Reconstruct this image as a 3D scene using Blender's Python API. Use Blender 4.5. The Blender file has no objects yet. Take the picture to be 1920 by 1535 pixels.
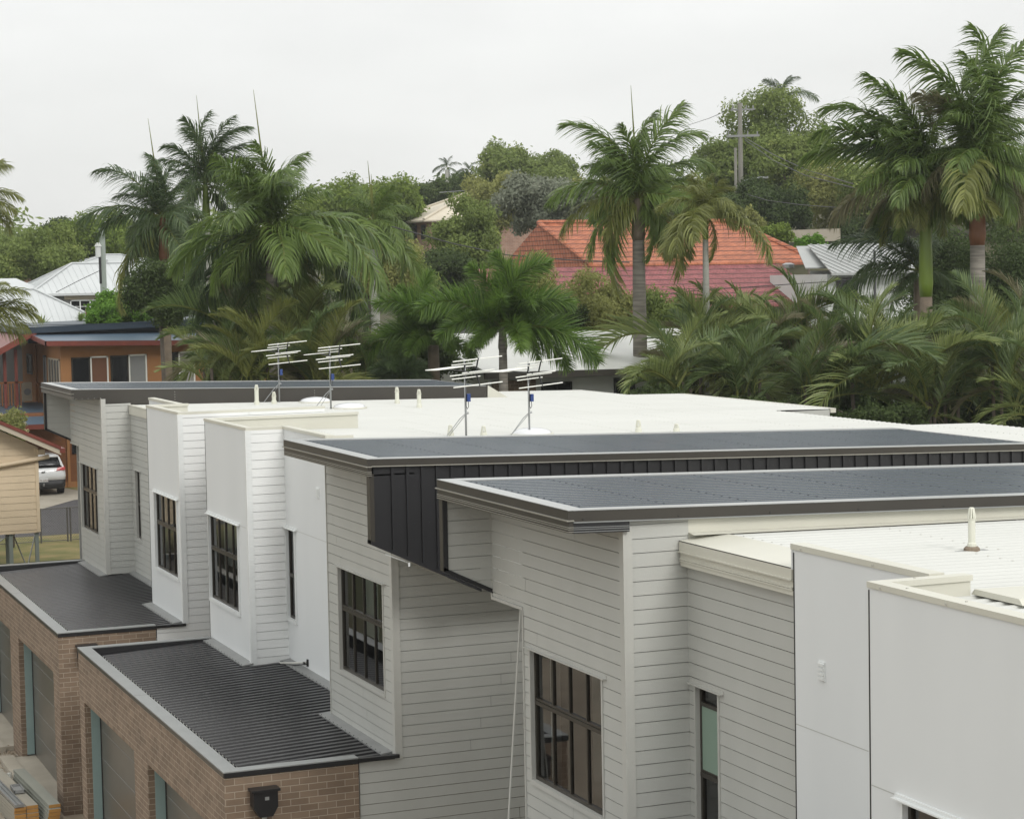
import bpy, math, random
import numpy as np
from mathutils import Vector, Matrix

# Heights below are measured from the camera's eye level; H lifts everything so that the site ground is near z = 0.
H = 10.2
random.seed(11)
RNG = np.random.default_rng(7)
scene = bpy.context.scene
COL = scene.collection

# ------------------------------------------------------------------ camera
AZ, PI_, RO = math.radians(67.80636), math.radians(3.61664), math.radians(-1.08684)
FPX = 3867.66
fw = np.array([math.cos(AZ) * math.cos(PI_), math.sin(AZ) * math.cos(PI_), -math.sin(PI_)])
_r = np.cross(fw, [0, 0, 1]); _r /= np.linalg.norm(_r); _u = np.cross(_r, fw)
CR = _r * math.cos(RO) + _u * math.sin(RO)
CU = -_r * math.sin(RO) + _u * math.cos(RO)
cam_d = bpy.data.cameras.new("camera"); cam = bpy.data.objects.new("camera", cam_d); COL.objects.link(cam)
cam_d.sensor_fit = 'HORIZONTAL'; cam_d.sensor_width = 36; cam_d.lens = FPX / 1920 * 36
cam_d.clip_start = 0.5; cam_d.clip_end = 3000
cam.matrix_world = Matrix(((CR[0], CU[0], -fw[0], 0), (CR[1], CU[1], -fw[1], 0), (CR[2], CU[2], -fw[2], H), (0, 0, 0, 1)))
scene.camera = cam


def at(px, py, d):
    """point at forward distance d (metres) seen at a place in the survey photo (used to take off real positions)"""
    v = fw + CR * (px - 960) / FPX - CU * (py - 767.5) / FPX
    return v * d


def ony(px, py, y):
    v = fw + CR * (px - 960) / FPX - CU * (py - 767.5) / FPX
    return v * (y / v[1])


# ------------------------------------------------------------------ materials
def nd(nt, t, **kw):
    n = nt.nodes.new(t)
    for k, v in kw.items():
        setattr(n, k, v)
    return n


def rgb(c):
    return (c[0], c[1], c[2], 1)


def mat(name, col, rough=.6, col2=None, nscale=1.5, namt=.5, spec=.5, metal=0, bump=0, bscale=30, coat=0, detail=4, stretch=None):
    m = bpy.data.materials.new(name); m.use_nodes = True
    nt = m.node_tree; b = nt.nodes['Principled BSDF']
    b.inputs['Roughness'].default_value = rough
    b.inputs['Specular IOR Level'].default_value = spec
    b.inputs['Metallic'].default_value = metal
    b.inputs['Coat Weight'].default_value = coat
    if col2 is None:
        col2 = tuple(c * .9 for c in col)
    tc = nd(nt, 'ShaderNodeTexCoord')
    src = tc.outputs['Object']
    if stretch:
        mp = nd(nt, 'ShaderNodeMapping'); mp.inputs['Scale'].default_value = stretch
        nt.links.new(src, mp.inputs['Vector']); src = mp.outputs['Vector']
    n = nd(nt, 'ShaderNodeTexNoise'); n.inputs['Scale'].default_value = nscale; n.inputs['Detail'].default_value = detail
    nt.links.new(src, n.inputs['Vector'])
    r = nd(nt, 'ShaderNodeMapRange'); r.inputs['From Min'].default_value = .5 - namt / 2; r.inputs['From Max'].default_value = .5 + namt / 2
    nt.links.new(n.outputs['Fac'], r.inputs['Value'])
    mx = nd(nt, 'ShaderNodeMix', data_type='RGBA')
    mx.inputs['A'].default_value = rgb(col); mx.inputs['B'].default_value = rgb(col2)
    nt.links.new(r.outputs['Result'], mx.inputs['Factor'])
    nt.links.new(mx.outputs['Result'], b.inputs['Base Color'])
    if bump:
        n2 = nd(nt, 'ShaderNodeTexNoise'); n2.inputs['Scale'].default_value = bscale; n2.inputs['Detail'].default_value = 3
        nt.links.new(src, n2.inputs['Vector'])
        bp = nd(nt, 'ShaderNodeBump'); bp.inputs['Strength'].default_value = bump; bp.inputs['Distance'].default_value = .02
        nt.links.new(n2.outputs['Fac'], bp.inputs['Height']); nt.links.new(bp.outputs['Normal'], b.inputs['Normal'])
    return m


def leaf_mat(name, c1, c2, c3=None, rough=.5, trans=.42, nscale=.7, spec=.5):
    """foliage: every leaf has its own tone, with clumps of a second tone"""
    m = bpy.data.materials.new(name); m.use_nodes = True
    nt = m.node_tree; nt.nodes.clear()
    out = nd(nt, 'ShaderNodeOutputMaterial'); b = nd(nt, 'ShaderNodeBsdfPrincipled')
    b.inputs['Roughness'].default_value = rough * .8; b.inputs['Specular IOR Level'].default_value = spec
    geo = nd(nt, 'ShaderNodeNewGeometry'); ramp = nd(nt, 'ShaderNodeValToRGB')
    e = ramp.color_ramp.elements
    e[0].position = .15; e[0].color = rgb(c1); e[1].position = .85; e[1].color = rgb(c2)
    if c3:
        k = e.new(.97); k.color = rgb(c3)
    tc = nd(nt, 'ShaderNodeTexCoord'); n = nd(nt, 'ShaderNodeTexNoise'); n.inputs['Scale'].default_value = nscale; n.inputs['Detail'].default_value = 2
    nt.links.new(tc.outputs['Object'], n.inputs['Vector'])
    ad = nd(nt, 'ShaderNodeMath', operation='MULTIPLY_ADD'); ad.inputs[1].default_value = .45
    sc = nd(nt, 'ShaderNodeMapRange'); sc.inputs['From Min'].default_value = .3; sc.inputs['From Max'].default_value = .7; sc.inputs['To Max'].default_value = .6
    nt.links.new(n.outputs['Fac'], sc.inputs['Value'])
    nt.links.new(geo.outputs['Random Per Island'], ad.inputs[0]); nt.links.new(sc.outputs['Result'], ad.inputs[2])
    nt.links.new(ad.outputs[0], ramp.inputs['Fac']); nt.links.new(ramp.outputs['Color'], b.inputs['Base Color'])
    tr = nd(nt, 'ShaderNodeBsdfTranslucent'); nt.links.new(ramp.outputs['Color'], tr.inputs['Color'])
    ms = nd(nt, 'ShaderNodeMixShader'); ms.inputs['Fac'].default_value = trans
    nt.links.new(b.outputs[0], ms.inputs[1]); nt.links.new(tr.outputs[0], ms.inputs[2]); nt.links.new(ms.outputs[0], out.inputs['Surface'])
    return m


def brick_mat(name, c1, c2, mortar, bw=.26, bh=.093, gap=.011, bump=.6):
    m = bpy.data.materials.new(name); m.use_nodes = True
    nt = m.node_tree; b = nt.nodes['Principled BSDF']; b.inputs['Roughness'].default_value = .85
    tc = nd(nt, 'ShaderNodeNewGeometry'); s = nd(nt, 'ShaderNodeSeparateXYZ'); nt.links.new(tc.outputs['Position'], s.inputs[0])
    a = nd(nt, 'ShaderNodeMath', operation='ADD'); nt.links.new(s.outputs[0], a.inputs[0]); nt.links.new(s.outputs[1], a.inputs[1])
    c = nd(nt, 'ShaderNodeCombineXYZ'); nt.links.new(a.outputs[0], c.inputs[0]); nt.links.new(s.outputs[2], c.inputs[1])
    br = nd(nt, 'ShaderNodeTexBrick'); br.inputs['Scale'].default_value = 1
    br.inputs['Brick Width'].default_value = bw; br.inputs['Row Height'].default_value = bh; br.inputs['Mortar Size'].default_value = gap / 2
    br.inputs['Mortar Smooth'].default_value = .2; br.inputs['Bias'].default_value = 0
    br.inputs['Color1'].default_value = rgb(c1); br.inputs['Color2'].default_value = rgb(c2); br.inputs['Mortar'].default_value = rgb(mortar)
    nt.links.new(c.outputs[0], br.inputs['Vector'])
    n = nd(nt, 'ShaderNodeTexNoise'); n.inputs['Scale'].default_value = 2.2; n.inputs['Detail'].default_value = 6; nt.links.new(c.outputs[0], n.inputs['Vector'])
    mx = nd(nt, 'ShaderNodeMix', data_type='RGBA', blend_type='MULTIPLY'); mx.inputs['Factor'].default_value = 1
    rp = nd(nt, 'ShaderNodeMapRange'); rp.inputs['To Min'].default_value = .62; rp.inputs['To Max'].default_value = 1.25
    nt.links.new(n.outputs['Fac'], rp.inputs['Value']); nt.links.new(br.outputs['Color'], mx.inputs['A']); nt.links.new(rp.outputs['Result'], mx.inputs['B'])
    nt.links.new(mx.outputs['Result'], b.inputs['Base Color'])
    bp = nd(nt, 'ShaderNodeBump', invert=True); bp.inputs['Strength'].default_value = bump; bp.inputs['Distance'].default_value = .006
    nt.links.new(br.outputs['Fac'], bp.inputs['Height']); nt.links.new(bp.outputs['Normal'], b.inputs['Normal'])
    return m


def glass_mat(name, tint=(.76, .82, .80), rough=.01):
    m = bpy.data.materials.new(name); m.use_nodes = True
    nt = m.node_tree; nt.nodes.clear()
    out = nd(nt, 'ShaderNodeOutputMaterial'); t = nd(nt, 'ShaderNodeBsdfTransparent'); t.inputs['Color'].default_value = rgb(tint)
    g = nd(nt, 'ShaderNodeBsdfGlossy'); g.inputs['Roughness'].default_value = rough
    f = nd(nt, 'ShaderNodeFresnel'); f.inputs['IOR'].default_value = 2.2
    ms = nd(nt, 'ShaderNodeMixShader')
    nt.links.new(f.outputs[0], ms.inputs['Fac']); nt.links.new(t.outputs[0], ms.inputs[1]); nt.links.new(g.outputs[0], ms.inputs[2]); nt.links.new(ms.outputs[0], out.inputs['Surface'])
    return m


M = {}
M['board_grey'] = mat('grey weatherboard paint', (.475, .48, .45), .5, (.435, .44, .41), 1.6, .45, stretch=(1, 1, .4), bump=.04, bscale=60)
M['board_grey_trim'] = mat('grey trim paint', (.49, .49, .455), .5)
M['board_white'] = mat('white weatherboard paint', (.79, .80, .79), .5, (.73, .745, .73), 1.6, .45, stretch=(1, 1, .4), bump=.03, bscale=60)
M['panel_white'] = mat('white fibre cement paint', (.735, .755, .755), .55, (.69, .71, .71), 1.3, .45, stretch=(1, 1, .25), bump=.03, bscale=20)
M['trim_white'] = mat('white trim paint', (.76, .78, .77), .45)
M['cream_metal'] = mat('cream colorbond', (.62, .61, .53), .4, (.56, .55, .475), 1.2, .6, bump=.02, bscale=6)
M['cream_roof'] = mat('off white roof sheet', (.575, .58, .55), .45, (.52, .525, .495), .6, .6, stretch=(.3, 2, 1), bump=.03, bscale=4)
M['fascia'] = mat('dark olive grey fascia metal', (.046, .041, .033), .38, (.038, .034, .028), 1.5, .5)
M['fascia_lip_highlight'] = mat('fascia lip painted highlight', (.30, .29, .25), .35)  # fascia metal in a paler tone: light on the up-facing lip, painted in
M['coping_grey'] = mat('weathered grey capping', (.27, .28, .275), .34, (.23, .24, .235), 2.5, .5, bump=.03, bscale=5)
M['roof_dark'] = mat('slate grey roof sheet', (.045, .061, .078), .26, (.036, .049, .064), .5, .5, stretch=(.2, 3, 1), spec=.8)
M['skillion_cap'] = mat('roof capping with painted sky sheen', (.43, .44, .435), .3, (.38, .39, .385), 2, .5)  # same dark metal as the fascia; its sky sheen is painted in as pale grey
M['roof_black'] = mat('charcoal garage roof sheet', (.012, .012, .015), .34, (.009, .009, .011), .9, .6, spec=.55)
M['screw'] = mat('dark screw', (.035, .036, .04), .5)
M['screw_pale'] = mat('pale screw', (.50, .495, .45), .5)
M['charcoal'] = mat('charcoal cladding', (.017, .017, .019), .42, (.013, .013, .015), 1, .5)
M['black'] = mat('black metal', (.012, .012, .013), .4)
M['bronze'] = mat('dark bronze window frame', (.035, .030, .022), .35)
M['flash'] = mat('grey lead flashing', (.25, .255, .25), .45, (.20, .205, .20), 3, .6, bump=.1, bscale=9)
M['brick'] = brick_mat('brown brick', (.185, .130, .088), (.245, .178, .124), (.38, .32, .25))
M['brick_pink'] = brick_mat('pink brick', (.36, .21, .15), (.44, .27, .20), (.5, .42, .36), .3, .11, .015)
M['teal'] = mat('pale teal jamb primer', (.28, .38, .37), .55, (.23, .32, .31), 2)
M['garage_door'] = mat('taupe garage door', (.125, .115, .098), .30, (.10, .09, .075), .8, .6)
M['glass'] = glass_mat('window glass')
M['glass_frosted'] = mat('green obscured glass', (.25, .34, .27), .35, (.21, .30, .24), 1.2)
M['interior'] = mat('dim interior plaster', (.30, .29, .27), .8)
M['interior_dark'] = mat('dark interior', (.24, .245, .24), .8)
M['blind'] = mat('pale interior wall', (.55, .56, .56), .8)
M['timber'] = mat('stacked timber', (.33, .30, .24), .8, (.24, .23, .19), 3, .5, bump=.3, stretch=(1, .2, 1))
M['timber_end'] = mat('orange painted timber end', (.46, .24, .055), .75, (.33, .16, .04), 9, .6)
M['timber_green'] = mat('grey green treated board', (.27, .275, .23), .8, (.20, .205, .175), 3, .5, stretch=(1, .2, 1))
M['concrete'] = mat('pale concrete', (.42, .38, .31), .9, (.30, .27, .215), 1.5, .6, bump=.3, bscale=12)
M['pvc'] = mat('white pvc pipe', (.62, .62, .57), .35)
M['pvc_cream'] = mat('cream pvc vent', (.70, .70, .60), .4)
M['steel'] = mat('galvanised steel', (.36, .37, .37), .35, metal=.7)
M['alu'] = mat('white antenna rod', (.80, .80, .74), .35)
M['blue'] = mat('blue amplifier box', (.02, .05, .19), .4)
M['skylight'] = mat('opal skylight dome', (.70, .71, .72), .2, (.66, .67, .69))
M['beige_board'] = mat('cream chamferboard', (.68, .55, .38), .6, (.58, .47, .32), 1.3, .6, bump=.08, bscale=20)
M['red_trim'] = mat('red oxide trim', (.20, .045, .028), .45, (.14, .03, .02), 3)
M['orange_wall'] = mat('orange brown painted brick', (.36, .17, .065), .8, (.30, .14, .05), 2, .6, bump=.15, bscale=25)
M['brown_wall'] = mat('rust brown boards', (.22, .085, .028), .75, (.17, .065, .02), 2, .6)
M['navy_roof'] = mat('navy roof metal', (.028, .045, .065), .4, (.02, .033, .05), 1)
M['blue_deck'] = mat('blue grey roof sheet', (.085, .13, .18), .4, (.065, .10, .14), .8, stretch=(.3, 3, 1))
M['white_tin'] = mat('silver white corrugated roof', (.53, .55, .55), .5, (.46, .48, .48), .5, .6)
M['grey_tin'] = mat('grey corrugated roof', (.36, .37, .36), .5, (.29, .30, .29), .5, .6)
M['cream_tile'] = mat('cream tile roof', (.60, .54, .43), .7, (.50, .45, .36), .8)
M['dark_tile'] = mat('dark grey tile roof', (.18, .175, .17), .75, (.14, .135, .13), 1.2)
M['cream_wall'] = mat('cream house wall', (.50, .44, .34), .8)
M['white_wall'] = mat('white house boards', (.62, .64, .61), .7)
M['dark_void'] = mat('shadowed undercroft', (.025, .022, .02), .9)
M['trunk_grey'] = mat('grey palm trunk', (.30, .275, .235), .85, (.15, .135, .115), 2.2, .35, bump=.6, bscale=7, stretch=(.6, .6, 6))
M['trunk_pale'] = mat('pale slim palm trunk', (.36, .36, .32), .85, (.27, .27, .24), 3, .6, stretch=(1, 1, 5))
M['shaft_green'] = mat('green crownshaft', (.22, .30, .035), .35, (.13, .20, .03), 1.5, .6, stretch=(2, 2, .4))
M['shaft_rust'] = mat('rust brown crownshaft', (.25, .105, .05), .6, (.17, .075, .04), 3, .6, stretch=(2, 2, .5))
M['fibre'] = mat('dry fibrous trunk', (.24, .19, .14), .9, (.15, .12, .09), 5, .6, bump=.6, bscale=14)
M['dry'] = mat('dry sheath', (.33, .27, .20), .85, (.22, .17, .13), 3)
M['bark'] = mat('tree bark', (.14, .115, .09), .9, (.09, .075, .06), 3, .6, bump=.5)
M['pole'] = mat('weathered timber pole', (.20, .195, .165), .85, (.14, .135, .115), 2, .6, stretch=(2, 2, .3))
M['pole_green'] = mat('grey green power pole', (.25, .28, .25), .8, (.19, .22, .19), 2, .6, stretch=(2, 2, .3))
M['cable'] = mat('cable', (.05, .05, .05), .6)
M['car_white'] = mat('white car paint', (.72, .73, .73), .25, (.70, .71, .71), coat=.6)
M['car_black'] = mat('black car plastic', (.02, .02, .022), .5)
M['car_glass'] = mat('dark car glass', (.012, .013, .015), .08)
M['tyre'] = mat('tyre rubber', (.018, .018, .018), .85)
M['light_red'] = mat('red lamp lens', (.45, .03, .03), .2)
M['plate'] = mat('number plate', (.68, .68, .66), .5)
M['plate_text'] = mat('plate lettering', (.10, .02, .02), .6)
M['bougain'] = mat('red flowers', (.35, .05, .04), .8)
M['petal'] = mat('cream flower', (.75, .65, .38), .7)
M['g_palm'] = leaf_mat('royal palm leaf', (0.070, 0.124, 0.028), (0.215, 0.298, 0.070), (0.405, 0.443, 0.152), nscale=.5)
M['g_palm_dark'] = leaf_mat('dark palm leaf', (0.048, 0.085, 0.036), (0.145, 0.207, 0.076), (0.276, 0.304, 0.124), nscale=.5)
M['g_palm_olive'] = leaf_mat('olive palm leaf', (.115, .135, .035), (.29, .31, .085), (.44, .42, .15), nscale=.5)
M['g_palm_brown'] = leaf_mat('dry palm leaf', (.140, .132, .070), (.285, .265, .150), (.40, .36, .22), nscale=.5)
M['g_foxtail'] = leaf_mat('foxtail palm leaf', (0.060, 0.122, 0.026), (0.198, 0.310, 0.053), (0.397, 0.476, 0.106), nscale=.6)
M['g_areca'] = leaf_mat('clumping palm leaf', (0.124, 0.171, 0.054), (0.373, 0.427, 0.147), (0.652, 0.652, 0.296), nscale=.5)
M['g_areca_dark'] = leaf_mat('deep green clumping palm leaf', (0.063, 0.108, 0.037), (0.208, 0.275, 0.092), (0.434, 0.451, 0.184), nscale=.5)
M['g_tree'] = leaf_mat('mid green leaves', (0.140, 0.191, 0.055), (0.247, 0.307, 0.090), (0.389, 0.419, 0.135), nscale=.35, rough=.85, spec=.15)
M['g_tree_dark'] = leaf_mat('dark green leaves', (0.053, 0.081, 0.029), (0.098, 0.137, 0.047), (0.169, 0.208, 0.065), nscale=.35, rough=.85, spec=.15)
M['g_tree_light'] = leaf_mat('light green leaves', (0.132, 0.191, 0.038), (0.217, 0.290, 0.058), (0.319, 0.377, 0.087), nscale=.4, rough=.85, spec=.15)
M['g_tree_olive'] = leaf_mat('olive leaves', (0.213, 0.228, 0.077), (0.325, 0.338, 0.116), (0.483, 0.460, 0.193), nscale=.35, rough=.85, spec=.15)
M['g_silver'] = leaf_mat('silver grey leaves', (0.191, 0.215, 0.156), (0.288, 0.312, 0.237), (0.425, 0.438, 0.350), nscale=.5, rough=.85, spec=.15)
M['g_shrub'] = leaf_mat('bright shrub leaves', (0.096, 0.203, 0.026), (0.165, 0.315, 0.045), (0.270, 0.420, 0.060), nscale=.5, rough=.85, spec=.15)


def tile_mat(name, c1, c2, row=.33, col=.30):
    m = mat(name, c1, .75, c2, 1.4, .7)
    nt = m.node_tree; b = nt.nodes['Principled BSDF']
    geo = nd(nt, 'ShaderNodeNewGeometry'); s = nd(nt, 'ShaderNodeSeparateXYZ'); nt.links.new(geo.outputs['Position'], s.inputs[0])
    # tile courses follow height, individual tiles follow the ridge direction
    h = nd(nt, 'ShaderNodeMath', operation='MULTIPLY'); h.inputs[1].default_value = 1 / (row * .62)
    nt.links.new(s.outputs[2], h.inputs[0])
    fr = nd(nt, 'ShaderNodeMath', operation='FRACT'); nt.links.new(h.outputs[0], fr.inputs[0])
    ad = nd(nt, 'ShaderNodeMath', operation='MULTIPLY'); ad.inputs[1].default_value = 2 * math.pi / col
    sm = nd(nt, 'ShaderNodeMath', operation='ADD'); nt.links.new(s.outputs[0], sm.inputs[0]); nt.links.new(s.outputs[1], sm.inputs[1])
    nt.links.new(sm.outputs[0], ad.inputs[0])
    sn = nd(nt, 'ShaderNodeMath', operation='SINE'); nt.links.new(ad.outputs[0], sn.inputs[0])
    hh = nd(nt, 'ShaderNodeMath', operation='MULTIPLY_ADD'); hh.inputs[1].default_value = .35
    nt.links.new(sn.outputs[0], hh.inputs[0])
    inv = nd(nt, 'ShaderNodeMath', operation='MULTIPLY'); inv.inputs[1].default_value = -1.6; nt.links.new(fr.outputs[0], inv.inputs[0]); nt.links.new(inv.outputs[0], hh.inputs[2])
    bp = nd(nt, 'ShaderNodeBump'); bp.inputs['Strength'].default_value = 1; bp.inputs['Distance'].default_value = .07
    nt.links.new(hh.outputs[0], bp.inputs['Height']); nt.links.new(bp.outputs['Normal'], b.inputs['Normal'])
    wn = nd(nt, 'ShaderNodeTexNoise'); wn.inputs['Scale'].default_value = 3.2; wn.inputs['Detail'].default_value = 9; wn.inputs['Roughness'].default_value = .7
    wr = nd(nt, 'ShaderNodeMapRange'); wr.inputs['From Min'].default_value = .3; wr.inputs['From Max'].default_value = .7; wr.inputs['To Min'].default_value = .55; wr.inputs['To Max'].default_value = 1.3; nt.links.new(wn.outputs['Fac'], wr.inputs['Value'])
    o1 = b.inputs['Base Color'].links[0].from_socket; wm = nd(nt, 'ShaderNodeMix', data_type='RGBA', blend_type='MULTIPLY'); wm.inputs['Factor'].default_value = 1
    nt.links.new(geo.outputs['Position'], wn.inputs['Vector']); nt.links.new(o1, wm.inputs['A']); nt.links.new(wr.outputs['Result'], wm.inputs['B']); nt.links.new(wm.outputs['Result'], b.inputs['Base Color'])
    # darker band along the joint between courses
    gt = nd(nt, 'ShaderNodeMath', operation='LESS_THAN'); gt.inputs[1].default_value = .17; nt.links.new(fr.outputs[0], gt.inputs[0])
    old = b.inputs['Base Color'].links[0].from_socket
    mx = nd(nt, 'ShaderNodeMix', data_type='RGBA'); mx.inputs['B'].default_value = rgb(tuple(c * .3 for c in c2))
    nt.links.new(gt.outputs[0], mx.inputs['Factor']); nt.links.new(old, mx.inputs['A']); nt.links.new(mx.outputs['Result'], b.inputs['Base Color'])
    return m


M['red_tile'] = tile_mat('terracotta tile', (.50, .165, .075), (.34, .115, .065))
M['maroon_tile'] = tile_mat('maroon tile', (.30, .095, .095), (.24, .075, .078))


# ------------------------------------------------------------------ mesh builder
class MB:
    def __init__(s):
        s.v = []; s.f = []; s.m = []

    def add(s, vs, fs, mi=0):
        o = len(s.v); s.v += [tuple(map(float, p)) for p in vs]
        for f in fs:
            s.f.append(tuple(i + o for i in f)); s.m.append(mi)
        return s

    def poly(s, pts, mi=0):
        return s.add(pts, [tuple(range(len(pts)))], mi)

    def box(s, x0, x1, y0, y1, z0, z1, mi=0):
        x0, x1 = sorted((x0, x1)); y0, y1 = sorted((y0, y1)); z0, z1 = sorted((z0, z1))
        v = [(x0, y0, z0), (x1, y0, z0), (x1, y1, z0), (x0, y1, z0), (x0, y0, z1), (x1, y0, z1), (x1, y1, z1), (x0, y1, z1)]
        return s.add(v, [(0, 3, 2, 1), (4, 5, 6, 7), (0, 1, 5, 4), (1, 2, 6, 5), (2, 3, 7, 6), (3, 0, 4, 7)], mi)

    def hexa(s, bot, top, mi=0):
        return s.add(list(bot) + list(top), [(0, 3, 2, 1), (4, 5, 6, 7), (0, 1, 5, 4), (1, 2, 6, 5), (2, 3, 7, 6), (3, 0, 4, 7)], mi)

    def bar(s, p, q, w, h=None, mi=0):
        """square bar from p to q"""
        p = np.array(p, float); q = np.array(q, float); d = q - p; d /= np.linalg.norm(d)
        a = np.cross(d, [0, 0, 1.]) if abs(d[2]) < .95 else np.cross(d, [1., 0, 0]); a /= np.linalg.norm(a); b = np.cross(a, d)
        h = h or w
        o = [a * w / 2 + b * h / 2, -a * w / 2 + b * h / 2, -a * w / 2 - b * h / 2, a * w / 2 - b * h / 2]
        return s.hexa([p + k for k in o], [q + k for k in o], mi)

    def tube(s, pts, rs, n=10, mi=0, cap=True):
        pts = [np.array(p, float) for p in pts]
        if not hasattr(rs, '__len__'):
            rs = [rs] * len(pts)
        o = len(s.v); prev = None
        for i, p in enumerate(pts):
            d = pts[min(i + 1, len(pts) - 1)] - pts[max(i - 1, 0)]; d /= np.linalg.norm(d)
            if prev is None:
                a = np.cross(d, [0, 0, 1.]) if abs(d[2]) < .9 else np.cross(d, [1., 0, 0])
            else:
                a = prev - d * (prev @ d)
            a /= np.linalg.norm(a); prev = a; b = np.cross(d, a)
            for k in range(n):
                t = 2 * math.pi * k / n; s.v.append(tuple(p + (a * math.cos(t) + b * math.sin(t)) * rs[i]))
        for i in range(len(pts) - 1):
            for k in range(n):
                s.f.append((o + i * n + k, o + i * n + (k + 1) % n, o + (i + 1) * n + (k + 1) % n, o + (i + 1) * n + k)); s.m.append(mi)
        if cap:
            s.f.append(tuple(o + k for k in reversed(range(n)))); s.m.append(mi)
            s.f.append(tuple(o + (len(pts) - 1) * n + k for k in range(n))); s.m.append(mi)
        return s

    def build(s, name, mats, parent=None, base=None, smooth=False, label=None):
        if not isinstance(mats, (list, tuple)):
            mats = [mats]
        if parent is not None:
            base = parent['_b']
        if base is None:
            base = (0, 0, -H)
        base = tuple(map(float, base))
        me = bpy.data.meshes.new(name)
        me.from_pydata([(x - base[0], y - base[1], z - base[2]) for x, y, z in s.v], [], s.f)
        for m_ in mats:
            me.materials.append(m_)
        if len(mats) > 1:
            me.polygons.foreach_set('material_index', s.m)
        if smooth:
            me.polygons.foreach_set('use_smooth', [True] * len(me.polygons))
        o = bpy.data.objects.new(name, me); COL.objects.link(o); o['_b'] = base
        if parent is None:
            o.location = (base[0], base[1], base[2] + H)
        else:
            o.parent = parent
        if label:
            o['label'] = label
        return o


def thing(name, label, cat, base=(0, 0, -H), group=None):
    o = bpy.data.objects.new(name, None); COL.objects.link(o); o.empty_display_size = .3
    o['_b'] = tuple(map(float, base)); o.location = (base[0], base[1], base[2] + H)
    return tag(o, label, cat, group)


def tag(o, label, cat, group=None):
    o['label'] = label; o['category'] = cat
    if group:
        o['group'] = group
    return o


def structure(o):
    o['kind'] = 'structure'; return o


def copy_tree(o, loc, label, rotz=None, scale=None, parent=None):
    c = o.copy(); COL.objects.link(c)
    if parent is None:
        c.location = (loc[0], loc[1], loc[2] + H)
        if rotz is not None:
            c.rotation_euler = (0, 0, rotz)
        if scale is not None:
            c.scale = (scale,) * 3
        c['label'] = label
    else:
        c.parent = parent
    for ch in list(o.children):
        copy_tree(ch, None, None, parent=c)
    return c


def clip(poly, inside, inter):
    out = []
    for i in range(len(poly)):
        a, b = poly[i - 1], poly[i]; ia, ib = inside(a), inside(b)
        if ia != ib:
            out.append(inter(a, b))
        if ib:
            out.append(b)
    return out


def clip_conv(p, C):
    """clip polygon p to convex counter-clockwise polygon C"""
    for i in range(len(C)):
        a, b = C[i - 1], C[i]
        ex, ey = b[0] - a[0], b[1] - a[1]
        def side(q): return ex * (q[1] - a[1]) - ey * (q[0] - a[0])
        def inter(q, r):
            s0, s1 = side(q), side(r); t = s0 / (s0 - s1); return (q[0] + (r[0] - q[0]) * t, q[1] + (r[1] - q[1]) * t)
        p = clip(p, lambda q: side(q) >= -1e-9, inter)
        if len(p) < 3:
            return []
    return p


def rects_minus(a0, a1, z0, z1, holes):
    """split a rectangle around rectangular openings"""
    zs = sorted({z0, z1, *[z for h in holes for z in h[2:] if z0 < z < z1]})
    out = []
    for za, zb in zip(zs, zs[1:]):
        segs = [(a0, a1)]
        for h in holes:
            if h[2] < zb - 1e-6 and h[3] > za + 1e-6:
                ns = []
                for s0, s1 in segs:
                    if h[1] <= s0 or h[0] >= s1:
                        ns.append((s0, s1))
                    else:
                        if h[0] > s0: ns.append((s0, h[0]))
                        if h[1] < s1: ns.append((h[1], s1))
                segs = ns
        out += [(s0, s1, za, zb) for s0, s1 in segs]
    return out


class Plane:
    """a vertical wall plane; axis 'x' means x = v (a runs along y), axis 'y' means y = v (a runs along x); both face the street or the camera"""
    def __init__(s, ax, v):
        s.ax, s.v = ax, v

    def P(s, a, z, off=0):
        return (s.v - off, a, z) if s.ax == 'x' else (a, s.v - off, z)

    def quad(s, mb, a0, a1, z0, z1, off=0, mi=0):
        q = [s.P(a0, z0, off), s.P(a1, z0, off), s.P(a1, z1, off), s.P(a0, z1, off)]
        mb.poly(q[::-1] if s.ax == 'x' else q, mi)

    def box(s, mb, a0, a1, z0, z1, o0, o1, mi=0):
        if s.ax == 'x':
            mb.box(s.v - o1, s.v - o0, a0, a1, z0, z1, mi)
        else:
            mb.box(a0, a1, s.v - o1, s.v - o0, z0, z1, mi)


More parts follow.
